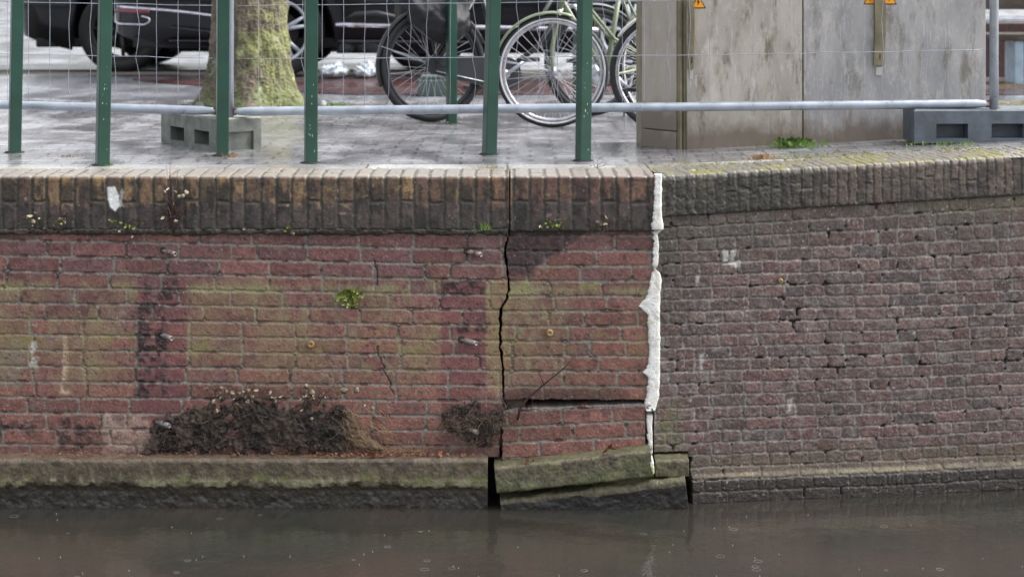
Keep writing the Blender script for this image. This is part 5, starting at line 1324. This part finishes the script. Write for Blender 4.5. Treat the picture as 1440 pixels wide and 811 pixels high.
bicycle('black bicycle with wet black panniers and dark chain case, leftmost of the bicycles', gA, R(25), .345, 'black', 'tyre', None, 'black', 0, 'plastic', True, wb=1.1, gspan=(40, 165), rimm='plastic', tw_=.024)
# sage bicycle: its front wheel is turned round to face the camera
wbB = 1.05; yB = R(225 + 4)
def place_by_front(px, py, yaw, Rr, wb, steer, **kw):
    o = bicycle(kw.pop('label'), (0, 0, 0), yaw, Rr, wb=wb, steer=steer, **kw)
    ax_ = Vector((-.07, 0, .21)).normalized(); crown = Vector((wb - .16, 0, Rr + .37)) - ax_ * .03
    fr_ = crown + Matrix.Rotation(R(steer), 3, ax_) @ (Vector((wb, 0, Rr)) - crown); fr_.z = 0
    g_ = gp(px, py); w = Matrix.Rotation(yaw, 3, 'Z') @ fr_; o.location = (g_.x - w.x, g_.y - w.y, g_.z + .002); return o
place_by_front(777, 179, yB, .33, wbB, 131, label='sage green bicycle whose turned pale banded front wheel faces the camera', frame='sage', side='wwall', guard='sage', double=True, fguard='sage', gspan=(70, 172))
place_by_front(941, 187, R(180 - 12), .335, 1.05, 0, label='bicycle with white front mudguard half hidden behind the electricity cabinet', frame='sage', guard='white', double=True, fguard='white', gspan=(35, 150))

# ---------------------------------------------------------------- parked cars
def car(label, X0, Yn, Lc, xw1, xw2, Rw, Wd, hgt, rim_kind, details=None, cover=False, zb=None, nm='parked_car'):
    """side-on car: near side at Y=Yn, from X0 to X0+Lc. xw1/xw2 wheel centres from X0"""
    g0 = G(X0 + Lc / 2, Yn + .4) - .008
    root = empty(nm, (X0, Yn, g0)); tag(root, label, 'car', 'cars parked along the street')
    n = 90; xs_ = np.linspace(0, Lc, n)
    def lowz(x):
        z = .20 + (.07 if x < xw1 else 0) * min(max((xw1 - .42 - x) / .3, 0), 1) + max(0, (.5 - x)) ** 2 * .5 + max(0, x - (Lc - .5)) ** 2 * .5
        for xw in (xw1, xw2):
            if not cover or xw == xw2:
                d = abs(x - xw)
                if d < Rw + .055: z = max(z, Rw + math.sqrt((Rw + .055) ** 2 - d * d))
        return z
    xk = [0, .04, .15, .5, Lc * .28, Lc * .5, Lc * .75, Lc - .5, Lc - .1, Lc]
    belt = np.interp(xs_, xk, [.72, .80, .92, .98, 1.0, .99, .97, .86, .72, .62]); hw = np.interp(xs_, [0, .08, .3, 1.0, Lc - 1, Lc - .3, Lc - .06, Lc], [.30, .72, .90, 1, 1, .9, .7, .4]) * Wd / 2
    yo = Wd / 2
    fr_s = [0, .10, .30, .50, .62, .64, .8, 1]; bulge = [.93, .965, .99, 1.0, 1.0, .992, .98, .93]
    mb = MB(); vs = []; m_ = len(fr_s)
    xs2 = []
    for x in xs_: xs2.append(x)
    for i, x in enumerate(xs2):
        lz = lowz(x)
        for s_ in (-1, 1):
            for f_, bu in zip(fr_s, bulge):
                z = lz + (belt[i] - lz) * f_; vs.append((x, yo + s_ * hw[i] * bu, z))
    st_ = 2 * m_; fs = []
    for i in range(n - 1):
        for s_ in (0, 1):
            for k in range(m_ - 1):
                a = i * st_ + s_ * m_ + k; fs.append((a, a + 1, a + st_ + 1, a + st_) if s_ else (a, a + st_, a + st_ + 1, a + 1))
        a = i * st_; fs.append((a + m_ - 1, a + st_ + m_ - 1, a + st_ + 2 * m_ - 1, a + 2 * m_ - 1))
    for e in (0, n - 1):
        for k in range(m_ - 1): a = e * st_ + k; fs.append((a, a + m_, a + m_ + 1, a + 1) if e == 0 else (a, a + 1, a + m_ + 1, a + m_))
    mb.add(vs, fs, True); mb.build('body', M['car'], root)
    mb = MB(); mb.box((Lc / 2, yo, .245 + .04), (Lc - .5, Wd * .86, .09), bev=.02)
    mb.box((Lc / 2, yo, .5), (Lc - .6, Wd * .5, .4)); mb.build('underbody', M['ctyre'], root)
    # cabin
    mb = MB(); a0, a1, a2, a3 = .25, .75, Lc * .60, Lc * .76; zb_ = .93; zr = hgt
    base = [(a0, zb_), (a1, zr - .05), ((a1 + a2) / 2, zr), (a2, zr - .03), (a3, zb_)]
    vs = [];
    for (x, z) in base:
        for s_ in (-1, 1): w_ = Wd / 2 * (.94 if z < 1 else .74); vs.append((x, yo + s_ * w_, z))
    fs = [(2 * i, 2 * i + 2, 2 * i + 3, 2 * i + 1) for i in range(4)] + [(0, 2, 4, 6, 8), (9, 7, 5, 3, 1)]
    mb.add(vs, fs); mb.build('windows', M['glass'], root)
    mb = MB(); mb.box(((a1 + a2) / 2, yo, zr + .0), (a2 - a1, Wd * .72, .05), bev=.02); mb.build('roof', M['car'], root)
    for xw in (xw1, xw2):
        for s_ in (0, 1):
            yc = .13 if s_ == 0 else Wd - .13; c_ = Vector((xw, yc, Rw)); Mx = Matrix.Translation(c_) @ Matrix.Rotation(R(90), 4, 'X') @ (Matrix.Identity(4) if s_ == 0 else Matrix.Rotation(math.pi, 4, 'X'))
            mb = MB(); rr_ = Rw * .70; mb.lathe([(rr_, -.11), (Rw * .93, -.12), (Rw - .008, -.10), (Rw, -.07), (Rw, .07), (Rw - .008, .10), (Rw * .93, .12), (rr_, .11), (rr_ - .02, .06), (rr_ - .02, -.06)], Mx, 56); w = mb.build('wheel', M['ctyre'], root)
            mb = MB(); mb.lathe([(rr_ - .02, -.08), (rr_ + .004, .105), (rr_ - .012, .112), (rr_ - .03, .09), (rr_ - .035, -.08)], Mx, 48)
            ns = 5 if rim_kind == 'double' else 7
            for k in range(ns):
                a = 2 * math.pi * k / ns + .35
                for off in ((-.16, .16) if rim_kind == 'double' else (0,)):
                    p0 = Mx @ Vector((.05 * math.cos(a), .05 * math.sin(a), .075)); p1 = Mx @ Vector(((rr_ - .02) * math.cos(a + off), (rr_ - .02) * math.sin(a + off), .088))
                    mb.tube([p0, p1], [.022, .017], 6)
            mb.lathe([(0, .10), (.045, .098), (.06, .08), (.06, .05), (0, .05)], Mx, 20, False); mb.build('rim', M['silver' if rim_kind == 'double' else 'ctyre'], w)
            mb = MB(); mb.lathe([(0, .03), (rr_ * .62, .03), (rr_ * .62, .01), (0, .01)], Mx, 24, False); mb.build('brake_disc', M['droot'], w)
    if details: details(root, Wd, lowz)
    return root
sC2 = F / (8 + 8.3)
def d2(root, Wd, lowz):
    X0 = root.location.x; toX = lambda px: (px - 720) / sC2 - X0; toZ = lambda py: CAMZ - (py + 60) / sC2 - root.location.z
    def strip(px0, py0, px1, py1, h, mt, nm, th=.018, y=-.012, curve=None):
        mb = MB(); n = 14; vs = []
        for i in range(n + 1):
            t = i / n; x = toX(px0 + (px1 - px0) * t); z = toZ(py0 + (py1 - py0) * t + (curve(t) if curve else 0))
            hw_ = np.interp(x, [0, .08, .3, 1.0], [.30, .72, .90, 1]) * Wd / 2; yy_ = Wd / 2 - hw_ + y + .004
            for (dz, dy) in ((-h / 2, 0.02), (-h / 2, -.002), (0, -.008), (h / 2, -.002), (h / 2, 0.02)): vs.append((x, yy_ + dy, z + dz))
        mb.add(vs, [(i * 5 + k, (i + 1) * 5 + k, (i + 1) * 5 + k + 1, i * 5 + k + 1) for i in range(n) for k in range(4)] + [(0, 1, 2, 3, 4), tuple(n * 5 + k for k in (4, 3, 2, 1, 0))], True); return mb.build(nm, M[mt], root)
    strip(472, 35, 842, 42, .038, 'trim', 'chrome_strip'); strip(150, 10.5, 318, 25, .022, 'trim', 'bumper_strip', curve=lambda t: -2.5 * math.sin(t * 3.14))
    strip(150, 16, 208, 17.5, .030, 'red', 'reflector'); strip(238, 39, 310, 46, .012, 'plastic', 'bumper_crease')
    strip(236, 58, 318, 58, .010, 'plastic', 'lower_crease'); strip(476, 58, 700, 60, .02, 'plastic', 'sill_crease')
    mb = MB(); pts = []
    for a in [(146, 23), (200, 24), (207, 26), (209, 29), (206, 33), (200, 35.5), (160, 35), (150, 33), (146, 29)]:
        x = toX(a[0]); hw_ = np.interp(x, [0, .08, .3, 1.0], [.30, .72, .90, 1]) * Wd / 2; pts.append((x, Wd / 2 - hw_ - .012, toZ(a[1])))
    mb.tube(pts, .0075, 6, closed=True); mb.build('exhaust_trim', M['trim'], root)
    mb = MB(); x = toX(500); mb.tube([(toX(486), -.006, toZ(26)), (toX(500), -.012, toZ(20)), (toX(530), -.014, toZ(19)), (toX(556), -.012, toZ(24)), (toX(556), -.006, toZ(29))], [.004, .02, .026, .02, .004], 8); mb.build('door_moulding', M['plastic'], root)
X02 = (140 - 720) / sC2
car('glossy black estate car with large silver spoked wheel behind the tree', X02, 8.3, 5.0, (390 - 720) / sC2 - X02, (390 - 720) / sC2 - X02 + 2.95, .385, 1.88, 1.5, 'double', d2)
sC1 = F / (8 + 10.6); X01 = (8 - 720) / sC1
car('dark blue black van bodied car at the far left, farther back than the estate car', X01, 10.6, 4.9, (168 - 720) / sC1 - X01, (168 - 720) / sC1 - X01 + 2.9, .40, 1.9, 1.75, 'single', None, False)

# ---------------------------------------------------------------- far street clutter
for (px, w, lab) in [(472, .22, 'left of two crumpled clear plastic bags under the estate car'), (515, .20, 'right of two crumpled clear plastic bags under the estate car')]:
    bm = bmesh.new(); bmesh.ops.create_icosphere(bm, subdivisions=4, radius=1)
    for v in bm.verts:
        n = fbm(np.array([v.co.x * 60 + px]), np.array([v.co.y * 40 + v.co.z * 60]), 22, 4, 9)[0]
        v.co = Vector((v.co.x * w / 2 * (1 + .5 * n), v.co.y * .12 * (1 + .4 * n), (v.co.z * .5 + .48) * .12 * (1 + .5 * n)))
    me = D.meshes.new('plastic_bag'); bm.to_mesh(me); bm.free(); o = link('plastic_bag', me, M['bag']); x = (px - 720) / (F / 16.25)
    o.location = (x, 8.15, G(x, 8.15)); tag(o, lab, 'bag', 'plastic bags by the estate car')
blk = empty('concrete_block', gp(613, 133)); tag(blk, 'grey green concrete block seen through the rear wheel of the black bicycle', 'concrete block')
mb = MB(); mb.box((0, 0, .055), (.26, .2, .12), bev=.012); mb.build('base', M['gbox'], blk); mb = MB(); mb.box((0, 0, .128), (.22, .16, .03), bev=.01); mb.build('cap', M['gbox'], blk)
# low wooden bench and a pale post at the far right
yb_ = 7.6; xb = (1405 - 720) * (8 + yb_) / F; gb = G(xb, yb_) - .008
ben = empty('street_bench', (xb, yb_, gb)); tag(ben, 'dark low bench with plank seat beyond the right fence upright', 'bench')
mb = MB(); mb.box((.7, 0, .37), (1.7, .36, .055), bev=.01); mb.build('seat', M['limb'], ben)
mb = MB(); mb.box((.7, .19, .66), (1.7, .04, .16), bev=.01); mb.build('backrest', M['limb'], ben)
for x in (.12, 1.35):
    mb = MB(); mb.box((x, .0, .17), (.07, .32, .35), bev=.005); mb.build('leg', M['blue'], ben)
mb = MB(); mb.box((.7, -.02, .50), (1.7, .04, .035), bev=.008); mb.build('rail', M['silver'], ben)
lw = MB(); lw.box((0, 0, .2), (1.4, .2, .5), bev=.01); o = lw.build('low_wall', m_paving('low_wall_brick', (104, 74, 66), (84, 62, 58), .2, .06, (.6, .8))); o.location = (xb + .8, yb_ + .9, gb); tag(o, 'low brown brick wall behind the bench at the right edge', 'wall')
mp_ = MB()
for k in range(900):
    y = random.choice([random.gauss(119, 2.5), random.gauss(145, 2.5)]); x = random.uniform(1395, 1470)
    tuft(mp_, gp(x, y), .012, .012, 2, 2)
tag(mp_.build('moss_strips', M['moss']), 'two moss strips in the paving beyond the right fence upright', 'moss', kind='stuff')
# round raindrop rings on the canal
rr = MB()
for k in range(26):
    x = random.uniform(-2.1, 2.1); y = random.uniform(-1.1, -.12); r_ = random.uniform(.004, .016)
    rr.lathe([(r_, -.0002), (r_ + .0008, .0003), (r_ + .0016, -.0002)], Matrix.Translation((x, y, WZ)), 18, False)
    for q_ in range(2): x += random.gauss(0, .3); y += random.gauss(0, .08); rr.lathe([(.0, .006), (.0014, .004), (.0018, .001), (.0, -.001)], Matrix.Translation((x, y, WZ)), 8, False)
tag(rr.build('raindrop_splashes', mat('splash', (150, 150, 150), .1, coat=.5)), 'small raindrop rings and splashes on the canal water', 'raindrops', kind='stuff')
